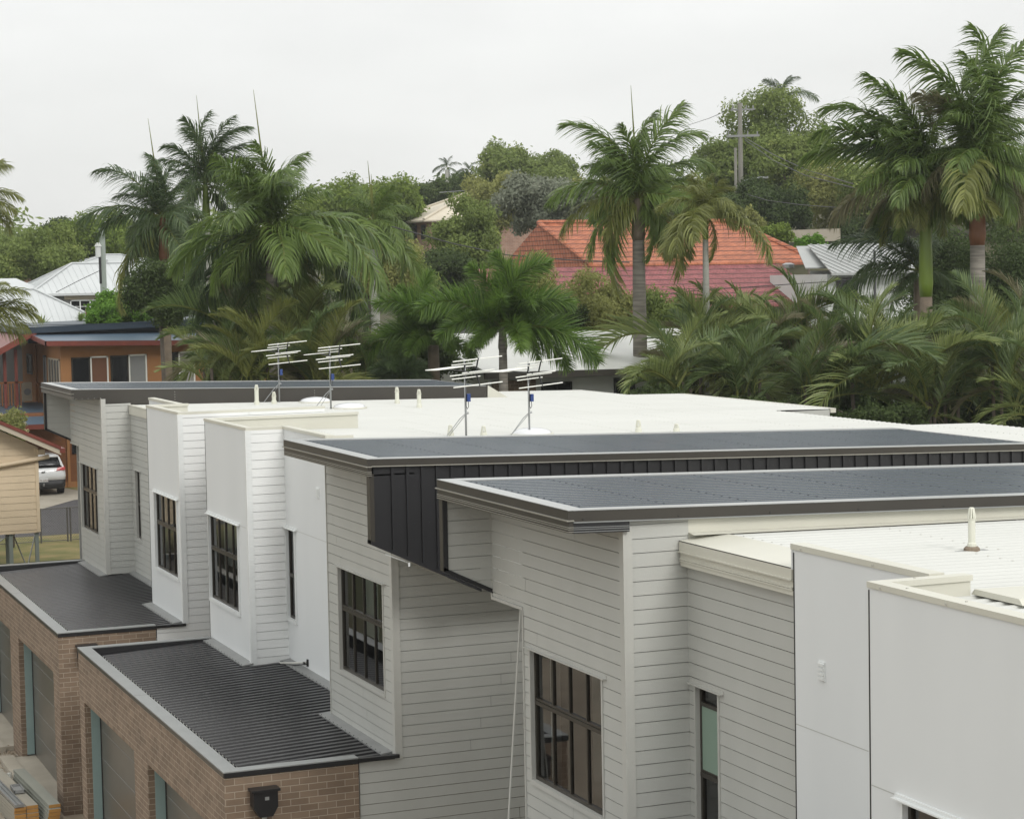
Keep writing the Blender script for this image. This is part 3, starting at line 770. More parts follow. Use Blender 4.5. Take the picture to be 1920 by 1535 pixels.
# ---- dark skillion roofs
def skillion(y0, y1, z0, kind, xb=18.9):
    zt = lambda x: z0 - .0284 * (x - 8.5)
    mb = MB(); sheet(mb, 8.70, xb, y0 + .17, y1 - .22, lambda x: zt(x) - .034, .19, .028, .40, 0, screws=1.0, steep=.10)
    S = mb.build('dark_roof', [M['roof_dark'], M['screw']], TH)
    c = MB()

    def strip(x0, x1, ya, yb, up=.004, th=.012):
        c.hexa([(x0, ya, zt(x0) + up - th), (x1, ya, zt(x1) + up - th), (x1, yb, zt(x1) + up - th), (x0, yb, zt(x0) + up - th)], [(x0, ya, zt(x0) + up), (x1, ya, zt(x1) + up), (x1, yb, zt(x1) + up), (x0, yb, zt(x0) + up)])
    strip(8.5, 8.72, y0, y1); strip(8.72, xb, y0, y0 + .19, .006); strip(8.72, xb, y1 - .24, y1, .006)
    strip(xb - .03, xb, y0 + .19, y1 - .24, .006)
    c.build('roof_capping', M['skillion_cap'], S)
    f = MB()

    def band(o, za, zb_, mi=0):
        f.box(8.5 - o, 8.56, y0 - o, y1 + o, z0 + za, z0 + zb_, mi)
    band(0, -.100, -.003); band(.020, -.112, -.100, 1); band(-.004, -.235, -.112); band(.003, -.180, -.173, 1); band(.003, -.200, -.194, 1); band(.003, -.226, -.220, 1)

    def near(xa, xb_, za, zb_, o, mi=0):
        f.hexa([(xa, y0 - o, zt(xa) + za), (xb_, y0 - o, zt(xb_) + za), (xb_, y0 + .05, zt(xb_) + za), (xa, y0 + .05, zt(xa) + za)], [(xa, y0 - o, zt(xa) + zb_), (xb_, y0 - o, zt(xb_) + zb_), (xb_, y0 + .05, zt(xb_) + zb_), (xa, y0 + .05, zt(xa) + zb_)], mi)
    if kind == 'A':
        near(8.56, xb, -.118, -.003, 0); near(8.56, xb, -.130, -.118, .012, 2); near(8.56, 9.20, -.24, -.130, -.004, 3)
        for q in (-.18, -.20, -.226):
            near(8.56, 9.20, q, q + .006, .003, 2)
        f.box(8.56, XF, y0 + .05, y1, z0 - .235, z0 - .215)
        for k in range(9):
            xq = 8.66 + k * 1.1; f.box(xq, xq + .014, y0 - .008, y0 - .001, zt(xq) - .10, zt(xq) - .088, 4)
    elif kind == 'B':
        near(8.56, xb, -.092, -.003, 0); near(8.56, xb, -.104, -.092, .014, 1)
        f.box(8.56, XF, y0 + .05, y1, z0 - .235, z0 - .215)
    else:
        near(8.56, 9.2, -.235, -.003, 0); near(9.2, xb, -.35, -.003, 0)
        f.box(8.56, XF, y0 + .05, y1, z0 - .235, z0 - .215)
        for k in range(5):
            f.box(8.6 + k * .14, 8.612 + k * .14, y0 - .006, y0 - .001, z0 - .225, z0 - .213, 5)
        for xq in (10.9, 14.3):
            for q in range(4):
                f.box(xq, xq + .014, y0 - .006, y0 - .001, zt(xq) - .08 - q * .06, zt(xq) - .068 - q * .06, 5)
    f.hexa([(8.56, y1 - .04, zt(8.56) - .235), (xb, y1 - .04, zt(xb) - .3), (xb, y1, zt(xb) - .3), (8.56, y1, zt(8.56) - .235)], [(8.56, y1 - .04, zt(8.56) - .01), (xb, y1 - .04, zt(xb) - .01), (xb, y1, zt(xb) - .01), (8.56, y1, zt(8.56) - .01)])
    f.box(xb - .04, xb, y0 + .05, y1 - .04, zt(xb) - .35, zt(xb) - .01)
    f.build('roof_fascia', [M['fascia'], M['fascia_lip_highlight'], M['coping_grey'], M['charcoal'], M['black'], M['screw_pale']], S)
    return S


skillion(19.36, 23.28, -2.392, 'A')
skillion(25.95, 29.96, -2.345, 'B', 19.2)
skillion(47.6, 51.72, -2.342, 'D', 18.74)
mb = MB(); mb.add([(18.78, 47.6, -2.62), (18.78, 47.62, -2.94), (19.35, 47.6, -2.96), (18.78, 48.1, -2.62), (18.78, 48.1, -2.94)], [(0, 1, 2), (0, 2, 3), (3, 2, 4)]); mb.build('roof_flashing', M['cream_metal'], TH)
# ---- white roof
for (y0, y1, x0, x1) in ((10.6, 14.68, XF + .1, 24.0), (14.68, 17.05, X1 + .1, 24.0), (17.05, 19.42, XA + .38, 24.0), (19.42, 23.3, 13.0, 24.0), (26.0, 30.0, 13.0, 24.0), (30.0, 34.4, XR + .1, 24.0), (34.4, 34.72, XR + .1, 22.5), (34.72, 37.69, XF + .1, 22.5), (37.69, 39.86, XR + .1, 22.5), (39.86, 40.1, XF + .2, 22.5),
                         (40.1, 42.7, XF + .1, 24.1), (42.7, 47.58, XR + .1, 24.1), (47.58, 50.45, 18.7, 22.6), (50.45, 51.5, 18.7, 20.2)):
    mb = MB(); sheet(mb, x0, x1, y0, y1, zroof, .19, .020, .5, 0, screws=1.8)
    R_ = mb.build('white_roof', [M['cream_roof'], M['screw_pale']], TH)
mb = MB()
for (ya, yb, xb) in ((10.6, 34.4, 23.95), (34.4, 40.1, 22.45), (40.1, 47.58, 24.05), (47.58, 50.45, 22.55), (50.45, 51.6, 20.15)):
    mb.box(xb - .02, xb, ya, yb, -10.2, zroof(xb) - .01)
for (xa, xb, yy) in ((22.45, 23.95, 34.4), (22.45, 24.05, 40.1), (22.55, 24.05, 47.57), (20.15, 22.55, 50.44), (9.3, 20.15, 51.6)):
    mb.box(xa, xb, yy - .02, yy, -10.2, -3.06 if xa > 10 else -2.8)
mb.build('rear_wall', G, TH)
mb = MB(); mb.hexa([(XA - .12, 17.06, -2.80), (XA + .42, 17.06, zroof(XA + .42) + .022), (XA + .42, 19.42, zroof(XA + .42) + .022), (XA - .12, 19.42, -2.80)], [(XA - .12, 17.06, -2.79), (XA + .42, 17.06, zroof(XA + .42) + .03), (XA + .42, 19.42, zroof(XA + .42) + .03), (XA - .12, 19.42, -2.79)])
mb.build('apron_flashing', M['cream_metal'], TH)
mb = MB(); mb.box(24.06, 24.2, 40.06, 47.5, -3.13, -3.03); mb.box(24.08, 24.18, 40.09, 47.45, -3.032, -3.028); mb.build('gutter', M['cream_metal'], TH)
mb = MB(); mb.hexa([(10.14, 13.9, -2.74), (24, 13.9, -3.02), (24, 14.62, -3.02), (10.14, 14.62, -2.74)], [(10.14, 13.95, -2.69), (24, 13.95, -2.97), (24, 14.57, -2.97), (10.14, 14.57, -2.69)]); mb.build('flat_flashing', M['cream_metal'], TH)


def vent(x, y, h, r=.042, m='pvc_cream', base=True):
    z = zroof(x) + .03; mb = MB()
    mb.tube([(x, y, z - .05), (x, y, z + .06), (x, y, z + .07)], [r * 1.4, r * 1.25, r * 1.02], 14)
    mb.tube([(x, y, z + .07), (x, y, z + h - .12)], [r, r], 14); mb.tube([(x, y, z + h - .12), (x, y, z + h - .11)], [r * 1.12, r * 1.12], 14)
    for k in range(8):
        t = k * math.pi / 4
        mb.bar((x + r * .95 * math.cos(t), y + r * .95 * math.sin(t), z + h - .11), (x + r * .55 * math.cos(t), y + r * .55 * math.sin(t), z + h - .01), .014)
    mb.tube([(x, y, z + h - .015), (x, y, z + h)], [r * .75, r * .6], 10)
    o = mb.build('vent_pipe', M[m], TH, smooth=False)
    if base:
        k = MB(); k.tube([(x, y, z - .02), (x, y, z + .012), (x, y, z + .03)], [r * 2.3, r * 2.2, r * 1.7], 14); k.box(x - .17, x + .17, y - .045, y + .045, z - .03, z - .012, 1); k.build('vent_boot', [M['fibre'], M['flash']], o)
    return o


vent(11.94, 17.2, .42, .036, base=True)
for (x, y, h) in ((12.59, 46.55, .45), (13.06, 46.75, .27), (15.78, 45.81, .37), (15.66, 43.94, .40), (12.96, 34.72, .20), (13.51, 34.49, .18), (16.58, 34.45, .22), (17.23, 34.18, .15)):
    vent(x, y, h, .048, base=False)
for (x, y) in ((14.14, 47.0), (14.09, 44.2), (14.5, 34.6)):
    z = zroof(x); mb = MB(); n = 18; rings = 6; 
    vs = []; fs = []
    for i in range(rings + 1):
        ph = i / rings * math.pi / 2
        for k in range(n):
            t = 2 * math.pi * k / n; q = .36 * math.cos(ph)
            vs.append((x + q * math.cos(t), y + q * math.sin(t), z + .05 + .10 * math.sin(ph)))
    for i in range(rings):
        for k in range(n):
            fs.append((i * n + k, i * n + (k + 1) % n, (i + 1) * n + (k + 1) % n, (i + 1) * n + k))
    mb.add(vs, fs); o = mb.build('skylight', M['skylight'], TH, smooth=True)
    mb = MB(); mb.tube([(x, y, z - .02), (x, y, z + .03), (x, y, z + .05)], [.38, .40, .39], 24); mb.build('skylight_curb', M['cream_metal'], o)


# ---- brick garages
def garage(y0, y1, zc, openings, zt_up, near_dark=True):
    z0 = -10.2; pl = Plane('x', XG)
    mb = MB()
    hs = [(a, b, -10.2, -7.50) for a, b in openings]
    for s0, s1, za, zb_ in rects_minus(y0, y1, z0, zc - .05, hs):
        mb.box(XG, XG + .11, s0, s1, za, zb_)
    mb.box(XG + .11, 8.60, y0, y0 + .11, z0, zc - .05)
    mb.box(XG + .11, 9.15, y1 - .11, y1, z0, zc - .05)
    g = mb.build('brick_garage', M['brick'], TH)
    c = MB()
    c.box(XG - .015, XG + .21, y0 - .015, y1 + .01, zc - .016, zc, 0)
    c.box(XG + .21, 8.60, y0 - .015, y0 + .19, zc - .016, zc, 0); c.box(XG + .21, 9.15, y1 - .17, y1 + .01, zc - .016, zc, 0)
    c.box(XG - .02, XG - .004, y0 - .018, y1, zc - .075, zc - .016, 1); c.box(XG - .004, 8.61, y0 - .018, y0 - .003, zc - .085, zc - .016, 2)
    c.box(8.61, 9.19, y0 - .05, y0 + .03, zc - .06, zc - .01, 2)
    c.box(XG + .19, XG + .21, y0 + .19, y1 - .17, zc - .25, zc - .016, 2); c.box(XG + .21, 9.1, y1 - .19, y1 - .17, zc - .25, zc - .016, 2); c.box(XG + .21, 8.6, y0 + .17, y0 + .19, zc - .2, zc - .016, 2)
    c.box(XG + .21, 9.84, y0 + .1, y1 - .1, zc - .27, zc - .25, 2)
    c.box(XG - .017, XG + .2, (y0 + y1) / 2 + .4, (y0 + y1) / 2 + .407, zc, zc + .001, 1)
    c.build('parapet_coping', [M['coping_grey'], M['fascia'], M['black']], g)
    # ribbed sheet in three runs, with end flashings against the walls
    s = MB(); zf = lambda x: zc - .17 + .045 * (x - 7.1)
    a = MB()
    for (ya, yb, xe, xw) in zt_up:
        sheet(s, XG + .38, xe, ya, yb, zf, .203, .034, .44, 0, steep=.05)
        n = int(round((yb - ya) / .203)); p = (yb - ya) / n
        for i in range(n):
            yc_ = ya + (i + .5) * p
            s.box(xe - .012, xe + .0, yc_ - .008, yc_ + .008, zf(xe) + .034, zf(xe) + .06)
            yq = ya + i * p
            s.box(XG + .379, XG + .385, yq - .03, yq + .03, zf(XG + .38) - .002, zf(XG + .38) + .03, 1)
        a.hexa([(xe - .02, ya, zf(xe) + .03), (xw, ya, zf(xe) + .045), (xw, yb, zf(xe) + .045), (xe - .02, yb, zf(xe) + .03)], [(xe - .02, ya, zf(xe) + .05), (xw, ya, zf(xe) + .075), (xw, yb, zf(xe) + .075), (xe - .02, yb, zf(xe) + .05)])
    s.build('garage_roof', [M['roof_black'], M['pvc']], g)
    a.build('apron_flashing', M['flash'], g)
    for a0, a1 in openings:
        d = MB(); Plane('x', XG + .28).box(d, a0, a1, -10.1, -7.5, -.04, 0)
        for k in range(1, 5):
            zq = -10.1 + k * .52; Plane('x', XG + .28).box(d, a0, a1, zq - .004, zq + .004, 0, .004, 1)
        d.build('garage_door', [M['garage_door'], M['interior_dark']], g)
        j = MB(); j.box(XG + .11, XG + .275, a1 - .022, a1, -10.05, -7.5); j.box(XG + .11, XG + .275, a0, a0 + .022, -10.05, -7.5); j.box(XG + .11, XG + .275, a0, a1, -7.525, -7.5)
        j.box(XG + .265, XG + .28, a1 - .06, a1 - .022, -10.05, -7.5, 1)
        j.build('door_jamb', [M['teal'], M['black']], g)
        k = MB(); k.box(XG - .18, XG + .3, a0 - .02, a1 + .02, -10.25, -10.08); k.build('door_threshold', M['concrete'], g)
    # rainwater head and downpipe on the near side wall
    h = MB(); xc = XG + .52; w = .17; yf = y0 - .19
    h.add([(xc - w, yf, zc - .27), (xc + w, yf, zc - .27), (xc + w, yf, zc - .50), (xc + w * .55, yf, zc - .63), (xc - w * .55, yf, zc - .63), (xc - w, yf, zc - .50)] +
          [(xc - w, y0 - .002, zc - .27), (xc + w, y0 - .002, zc - .27), (xc + w, y0 - .002, zc - .50), (xc + w * .55, y0 - .002, zc - .63), (xc - w * .55, y0 - .002, zc - .63), (xc - w, y0 - .002, zc - .50)],
          [(0, 5, 4, 3, 2, 1), (0, 1, 7, 6), (1, 2, 8, 7), (2, 3, 9, 8), (3, 4, 10, 9), (4, 5, 11, 10), (5, 0, 6, 11)])
    h.box(xc - w - .03, xc + w + .03, yf - .03, y0 - .002, zc - .285, zc - .25)
    h.box(xc - .012, xc + .045, yf - .004, yf, zc - .40, zc - .355, 1)
    r = h.build('rainwater_head', [M['black'], M['flash']], g)
    q = MB(); q.tube([(xc, y0 - .09, zc - .63), (xc, y0 - .09, zc - .74), (xc + .07, y0 - .07, zc - .84), (xc + .07, y0 - .07, -10.1)], .036, 12); q.build('downpipe', M['pvc'], r, smooth=True)
    return g


garage(26.96, 37.66, -6.565, ((27.6, 31.9), (32.9, 37.2)), ((27.15, 30.15, 9.02, XF), (30.15, 34.62, 9.68, XR), (34.62, 37.46, 9.0, XF)))
garage(39.76, 50.35, -6.625, ((40.45, 44.80), (45.97, 49.7)), ((40.0, 42.8, 9.0, XF), (42.8, 47.45, 9.68, XR), (47.45, 50.15, 9.0, XF)))
garage(11.0, 22.25, -6.62, ((11.6, 15.9), (17.0, 21.3)), ((11.2, 14.7, 9.0, XF), (14.7, 19.4, 9.7, XA), (19.4, 22.05, 9.0, XF)))
mb = MB(); boards(mb, Plane('y', 39.785), 8.62, 12.0, -10.1, BASE); mb.build('weatherboard_wall', W, TH)
mb = MB(); mb.box(12.0, 12.02, 37.66, 39.79, -10.2, -2.9); mb.build('driveway_gap_wall', W, TH)

for xg_, yg_, zt_, zb__ in ((XF, 14.693, -2.64, -10.0), (X1, 17.008, -2.64, -10.0), (XF, 42.70, -2.54, BASE), (XF, 37.672, -2.54, BASE)):
    mb = MB(); mb.box(xg_ - .004, xg_ + .004, yg_ - .006, yg_ + .010, zb__, zt_); mb.build('shadow_gap_strip', M['black'], TH)  # black strip painted in for the shade of the gap beside each panel
# loose trim strip hanging in the recess
mb = MB(); mb.bar((XF - .01, 22.32, -3.86), (8.90, 22.3, -7.0), .028, .012); tag(mb.build('trim_strip', M['board_grey_trim'], base=(8.9, 22.3, -7.0)), 'long thin pale trim strip hanging loose beside the grey boarded wall in the dark recess', 'trim strip')


# ---- TV antennas (one built, copied)
def make_antenna():
    a = thing('tv_antenna', 'x', 'antenna', (0, 0, 0), 'television antennas standing on the white roof')
    m = MB(); m.tube([(0, 0, 0), (0, 0, 1.42)], .019, 10); m.build('mast', M['steel'], a, smooth=True)
    s = MB(); s.tube([(0, 0, .45), (-.1, .05, .35), (-.36, .1, .02)], .009, 6); s.tube([(0, 0, .45), (.05, -.02, .46)], .02, 8); s.tube([(0, .0, .43), (-.2, .35, .02)], .006, 6); s.build('stay', M['steel'], a)
    d = MB(); tilt = .075
    def rod(x, y, z, L, r=.0105):
        d.tube([(x - L / 2, y, z - tilt * L / 2 + tilt * x * 0), (x + L / 2, y, z + tilt * L / 2)], r, 7)
    # directors along the boom towards the far side, reflector rods in front
    for k in range(9):
        rod(-.15 + .0 * k, .75 - .085 * k, 1.235 + .004 * k, .62 + .018 * k, .009)
    rod(.06, -.1, 1.16, .78); rod(.20, -.14, 1.20, .62)
    rod(.20, -.12, 1.42, .95); rod(.20, -.12, .96, .95)
    rod(-.0, -.05, 1.34, .55); rod(-.0, -.05, 1.09, .55)
    d.build('antenna_rods', M['alu'], a)
    b = MB(); b.bar((.0, -.16, 1.20), (-.05, .8, 1.22), .022); b.bar((.21, -.13, 1.44), (.19, -.05, 1.2), .02); b.bar((.19, -.05, 1.2), (.23, -.13, .94), .02); b.bar((-.01, -.055, 1.38), (-.02, 0, 1.2), .02); b.bar((-.02, 0, 1.2), (-.01, -.055, 1.05), .02); b.build('antenna_boom', M['black'], a)
    k = MB(); k.box(.02, .085, -.04, .03, .66, .80); k.build('amplifier_box', M['blue'], a)
    w = MB(); w.tube([(.05, -.01, .66), (.055, -.01, .57), (.03, -.01, .53), (.0, -.025, .58), (-.0, -.025, .9), (0, -.022, 1.18)], .006, 6); w.build('cable', M['black'], a, smooth=True)
    return a


an = make_antenna()
labs = ('television antenna on the white roof, leftmost of four, beside two vent pipes', 'television antenna second from the left, beside the second skylight dome',
        'television antenna third from the left with a long stay', 'television antenna furthest to the right, standing by the third skylight')
for i, (x, y, s) in enumerate(((13.38, 47.42, 1.0), (13.66, 44.21, 1.0), (13.12, 34.35, 1.0), (14.38, 34.43, .96))):
    if i == 0:
        an.location = (x, y, zroof(x) + H); an['label'] = labs[0]; o = an
    else:
        o = copy_tree(an, (x, y, zroof(x)), labs[i], rotz=(0, -.12, .03, .12)[i], scale=s)
# ================================================================== ground, road, yard
def sm(v, a, b):
    t = np.clip((v - a) / (b - a), 0, 1); return t * t * (3 - 2 * t)


def terrain(x, y):
    d = x * .378 + y * .926; s = x * .926 - y * .378
    h = -10.2 + 1.9 * sm(d, 53, 59) * sm(d, -1e9, -1e8)
    h = h + 3.8 * sm(d, 92, 112) + 2.2 * sm(d, 112, 160) + 5 * sm(d, 160, 300)
    r = sm(s, 0, 26)
    return h + r * (2.6 * sm(d, 66, 88) + 4.6 * sm(d, 92, 128))


gx = np.concatenate([np.linspace(-700, -60, 14), np.linspace(-50, 140, 96), np.linspace(160, 900, 16)])
gy = np.concatenate([np.linspace(-300, -20, 8), np.linspace(-10, 300, 156), np.linspace(320, 1300, 14)])
X, Y = np.meshgrid(gx, gy); Z = terrain(X, Y)
vs = np.stack([X.ravel(), Y.ravel(), Z.ravel()], 1).tolist(); nx = len(gx)
fs = [(j * nx + i, j * nx + i + 1, (j + 1) * nx + i + 1, (j + 1) * nx + i) for j in range(len(gy) - 1) for i in range(nx - 1)]
M['dirt'] = mat('site dirt', (.33, .275, .205), .95, (.20, .16, .115), .7, .5, bump=.4, bscale=6, detail=8)
M['lawn'] = mat('patchy lawn', (.12, .14, .035), .95, (.30, .235, .10), .9, .4, bump=.6, bscale=25, detail=8)
M['under'] = mat('leaf litter and grass', (.045, .055, .02), .95, (.09, .075, .04), .3, .5, bump=.4, bscale=4, detail=8)
M['asphalt'] = mat('asphalt', (.085, .08, .082), .9, (.065, .062, .064), 2, .5, bump=.3, bscale=60)
mb = MB(); mb.add(vs, fs); structure(mb.build('ground', M['under'], smooth=True))
mb = MB(); mb.poly([(-60, -20, -10.19), (28, -20, -10.19), (28, 50.6, -10.19), (-60, 50.6, -10.19)]); structure(mb.build('building_site', M['dirt']))
mb = MB(); mb.poly([(-10, 63.2, -8.292), (30, 63.2, -8.292), (30, 69.7, -8.292), (-10, 69.7, -8.292)]); structure(mb.build('lawn', M['lawn']))
mb = MB(); mb.poly([(-10, 69.7, -8.288), (30, 69.7, -8.288), (30, 80.5, -8.288), (14.4, 80.8, -8.288), (12.0, 77.0, -8.288), (-10, 77, -8.288)]); structure(mb.build('road', M['asphalt']))
mb = MB(); mb.poly([(9.0, 77.0, -8.284), (12.0, 77.0, -8.284), (14.4, 80.8, -8.284), (16, 81.3, -8.284), (14.9, 86.0, -8.284), (9.5, 90, -8.284), (9, 86, -8.284)]); structure(mb.build('driveway', M['concrete']))
mb = MB(); mb.poly([(16, 81.3, -8.281), (26, 81.3, -8.281), (26, 86, -8.281), (14.9, 86.0, -8.281)]); structure(mb.build('grass_verge', M['lawn']))

# ------------------------------------------------------------------ site clutter by the garages
stones = MB()
for i in range(2600):
    x = random.uniform(5.4, 6.62); y = random.uniform(38.4, 47); s_ = random.uniform(.012, .05) * (1 if random.random() < .93 else 2.2)
    a = random.random() * 6.28
    p = [(x + s_ * math.cos(a + k * 1.57 + random.uniform(-.3, .3)), y + s_ * math.sin(a + k * 1.57), -10.19) for k in range(4)]
    q = [(x + .55 * s_ * math.cos(a + k * 1.57), y + .55 * s_ * math.sin(a + k * 1.57 + .2), -10.19 + s_ * random.uniform(.6, 1.3)) for k in range(4)]
    stones.hexa(p, q, 0 if random.random() < .6 else 1)
o = stones.build('rubble', [M['concrete'], M['dirt']]); o['kind'] = 'stuff'; o['label'] = 'loose broken stones on the dirt beside the brick garages'; o['category'] = 'rubble'
for (x, y, h, l) in ((5.98, 43.0, .30, 'white pipe stub standing in the rubble, the further one, beside the brick pier'), (6.06, 42.35, .36, 'white pipe stub standing in the rubble, nearer to the timber stacks')):
    mb = MB(); mb.tube([(x, y, -10.2), (x, y, -10.2 + h)], .05, 14, cap=False); mb.tube([(x, y, -10.2), (x, y, -10.2 + h)], .042, 14)
    tag(mb.build('pipe_stub', M['pvc'], base=(x, y, -10.2), smooth=True), l, 'pipe')


def plank(x0, x1, y0, y1, z, h, m, l, g, rot=0):
    cx, cy = (x0 + x1) / 2, (y0 + y1) / 2
    mb = MB(); mb.box(x0, x1, y0 + .004, y1, z, z + h, 0); mb.box(x0, x1, y0, y0 + .004, z, z + h, 1)
    o = mb.build('timber_plank', [m, M['timber_end']], base=(cx, cy, z)); o.rotation_euler = (0, 0, rot)
    return tag(o, l, 'timber', g)


for r in range(6):
    for c in range(2):
        j = random.uniform(-.05, .05)
        plank(5.56 + c * .235, 5.78 + c * .235, 39.15 + j, 42.9 + j, -10.18 + r * .068, .062, M['timber'], 'orange-ended plank in the left timber stack at the bottom left corner', 'planks in the left timber stack', .06)
for r in range(7):
    j = random.uniform(-.12, .12)
    plank(6.12 + (r * .012), 6.34 + r * .012, 38.75 + j, 42.0 + j, -10.18 + r * .066, .06, M['timber_green'], 'orange-ended grey green plank in the stack leaning beside the brick garage pier', 'planks in the stack beside the garage pier', .05)
plank(5.86, 6.08, 38.9, 42.3, -10.18, .05, M['timber_green'], 'flat grey green board lying on the rubble between the two timber stacks', 'loose boards', .06)
mb = MB(); z = -9.76
for x in (5.58, 5.66, 5.74):
    mb.box(x, x + .012, 39.1, 42.6, z, z + .05)
mb.box(5.58, 5.752, 39.1, 42.6, z, z + .008); mb.box(5.58, 5.752, 39.09, 39.1, z, z + .05)
mb.build
o = mb.build('metal_channel', M['steel'], base=(5.67, 40.8, z)); o.rotation_euler = (0, 0, .06); tag(o, 'long galvanised metal channel lying on top of the left timber stack', 'metal channel')
mb = MB(); mb.box(5.84, 6.04, 40.2, 40.75, -9.76, -9.745); mb.box(5.84, 6.04, 40.2, 40.215, -9.745, -9.70); mb.box(5.84, 5.855, 40.2, 40.75, -9.745, -9.70); mb.box(6.025, 6.04, 40.2, 40.75, -9.745, -9.70); mb.box(5.84, 6.04, 40.735, 40.75, -9.745, -9.70)
o = mb.build('metal_tray', M['flash'], base=(5.94, 40.5, -9.76)); tag(o, 'small grey metal tray lying on the timber stack beside the channel', 'tray')
mb = MB(); mb.box(6.22, 6.52, 40.9, 44.9, -10.2, -10.05); mb.box(6.2, 6.5, 45.8, 50, -10.2, -10.05); structure(mb.build('footing_kerb', M['concrete']))


# ------------------------------------------------------------------ helpers for houses
def hip(mb, x0, x1, y0, y1, ze, zr, ov=.5, inset=None, mi=0, ridge_x=True, t=.12):
    """hipped roof with a little thickness at the eaves"""
    X0, X1, Y0, Y1 = x0 - ov, x1 + ov, y0 - ov, y1 + ov
    w = (Y1 - Y0) / 2 if ridge_x else (X1 - X0) / 2
    i = w if inset is None else inset
    if ridge_x:
        a, b = (X0 + i, (Y0 + Y1) / 2, zr), (X1 - i, (Y0 + Y1) / 2, zr)
    else:
        a, b = ((X0 + X1) / 2, Y0 + i, zr), ((X0 + X1) / 2, Y1 - i, zr)
    c = [(X0, Y0, ze), (X1, Y0, ze), (X1, Y1, ze), (X0, Y1, ze)]
    if ridge_x:
        mb.add(c + [a, b], [(0, 1, 5, 4), (1, 2, 5), (2, 3, 4, 5), (3, 0, 4)], mi)
    else:
        mb.add(c + [a, b], [(0, 1, 4), (1, 2, 5, 4), (2, 3, 5), (3, 0, 4, 5)], mi)
    mb.add(c + [(p[0], p[1], p[2] - t) for p in c], [(0, 4, 5, 1), (1, 5, 6, 2), (2, 6, 7, 3), (3, 7, 4, 0), (4, 7, 6, 5)], mi)
    return a, b


def corrugate(mb, x0, x1, y0, y1, z0, z1, pitch, h, mi=0):
    """corrugated sheet whose ribs run from (y0,z0) up to (y1,z1)"""
    n = int((x1 - x0) / pitch); p = (x1 - x0) / n; pr = []
    for i in range(n):
        pr += [(x0 + i * p, 0), (x0 + (i + .5) * p, h)]
    pr.append((x1, 0)); m = len(pr)
    mb.add([(x, y0, z0 + q) for x, q in pr] + [(x, y1, z1 + q) for x, q in pr], [(i, i + 1, m + i + 1, m + i) for i in range(m - 1)], mi)


def hwin(parent, ax, v, a0, a1, z0, z1, frame, glass=None, bars=1, hb=0):
    pl = Plane(ax, v); mb = MB(); t = .06
    pl.box(mb, a0, a1, z0, z0 + t, 0, .05); pl.box(mb, a0, a1, z1 - t, z1, 0, .05); pl.box(mb, a0, a0 + t, z0, z1, 0, .05); pl.box(mb, a1 - t, a1, z0, z1, 0, .05)
    for k in range(1, bars + 1):
        a = a0 + (a1 - a0) * k / (bars + 1); pl.box(mb, a - .03, a + .03, z0, z1, 0, .045)
    for k in range(1, hb + 1):
        z = z0 + (z1 - z0) * k / (hb + 1); pl.box(mb, a0, a1, z - .015, z + .015, 0, .035)
    f = mb.build('window', frame, parent)
    g = MB(); pl.box(g, a0 + t, a1 - t, z0 + t, z1 - t, .005, .015); g.build('pane', glass or M['car_glass'], f)
    return f


def walls(parent, x0, x1, y0, y1, z0, z1, m, name='wall'):
    mb = MB(); mb.box(x0, x1, y0, y1, z0, z1); return mb.build(name, m, parent)


# ------------------------------------------------------------------ cream weatherboard house on stumps
T1 = thing('stilt_house', 'old cream weatherboard house on steel stumps with red-brown roof edge at the left edge', 'house', (6.2, 60, -8.3))
YB = 57.0; RX0, RZ0 = 4.9, -2.05
mb = MB(); boards(mb, Plane('y', YB), 0.6, 9.2, -6.6, -2.0, zref=-6.6, B=.187, t=.03, shape=[(.6, -6.6), (9.2, -6.6), (9.2, -4.33), (RX0, RZ0 - .15), (.6, -4.33)])
mb.box(.6, 9.18, YB + .01, YB + 9, -6.6, -4.35)
mb.build('chamferboard_wall', M['beige_board'], T1)
mb = MB(); mb.box(9.13, 9.22, YB - .05, YB + .04, -6.66, -4.35); mb.box(.6, 9.2, YB - .02, YB, -6.68, -6.6); mb.build('corner_trim', M['beige_board'], T1)
mb = MB(); sl = (RZ0 + 4.38) / (9.75 - RX0)
for sgn in (1, -1):
    xe = RX0 + sgn * 4.85
    a = [(RX0, YB - .55, RZ0), (xe, YB - .55, -4.38), (xe, YB + 9.5, -4.38), (RX0, YB + 9.5, RZ0)]
    mb.hexa([(p[0], p[1], p[2]) for p in a], [(p[0], p[1], p[2] + .04) for p in a])
rf = mb.build('roof', M['dark_tile'], T1)
mb = MB()
for sgn in (1, -1):
    xe = RX0 + sgn * 4.85
    mb.hexa([(RX0, YB - .58, RZ0 - .16), (xe, YB - .58, -4.54), (xe, YB - .54, -4.54), (RX0, YB - .54, RZ0 - .16)], [(RX0, YB - .58, RZ0 - .02), (xe, YB - .58, -4.40), (xe, YB - .54, -4.40), (RX0, YB - .54, RZ0 - .02)], 0)
    mb.hexa([(RX0, YB - .61, RZ0 - .02), (xe, YB - .61, -4.40), (xe, YB - .54, -4.40), (RX0, YB - .54, RZ0 - .02)], [(RX0, YB - .61, RZ0 + .08), (xe, YB - .61, -4.30), (xe, YB - .54, -4.30), (RX0, YB - .54, RZ0 + .08)], 1)
mb.box(9.72, 9.86, YB - .6, YB + 9.5, -4.48, -4.36, 1)
mb.build('barge_board', [M['cream_wall'], M['red_trim']], rf)
mb = MB(); mb.tube([(4, YB - .13, -5.05), (8.2, YB - .13, -4.78), (9.25, YB - .13, -4.64), (9.5, YB - .13, -4.60)], .062, 10); mb.box(9.2, 9.4, YB - .1, YB + .1, -4.55, -4.4); mb.build('downpipe', M['beige_board'], T1, smooth=False)
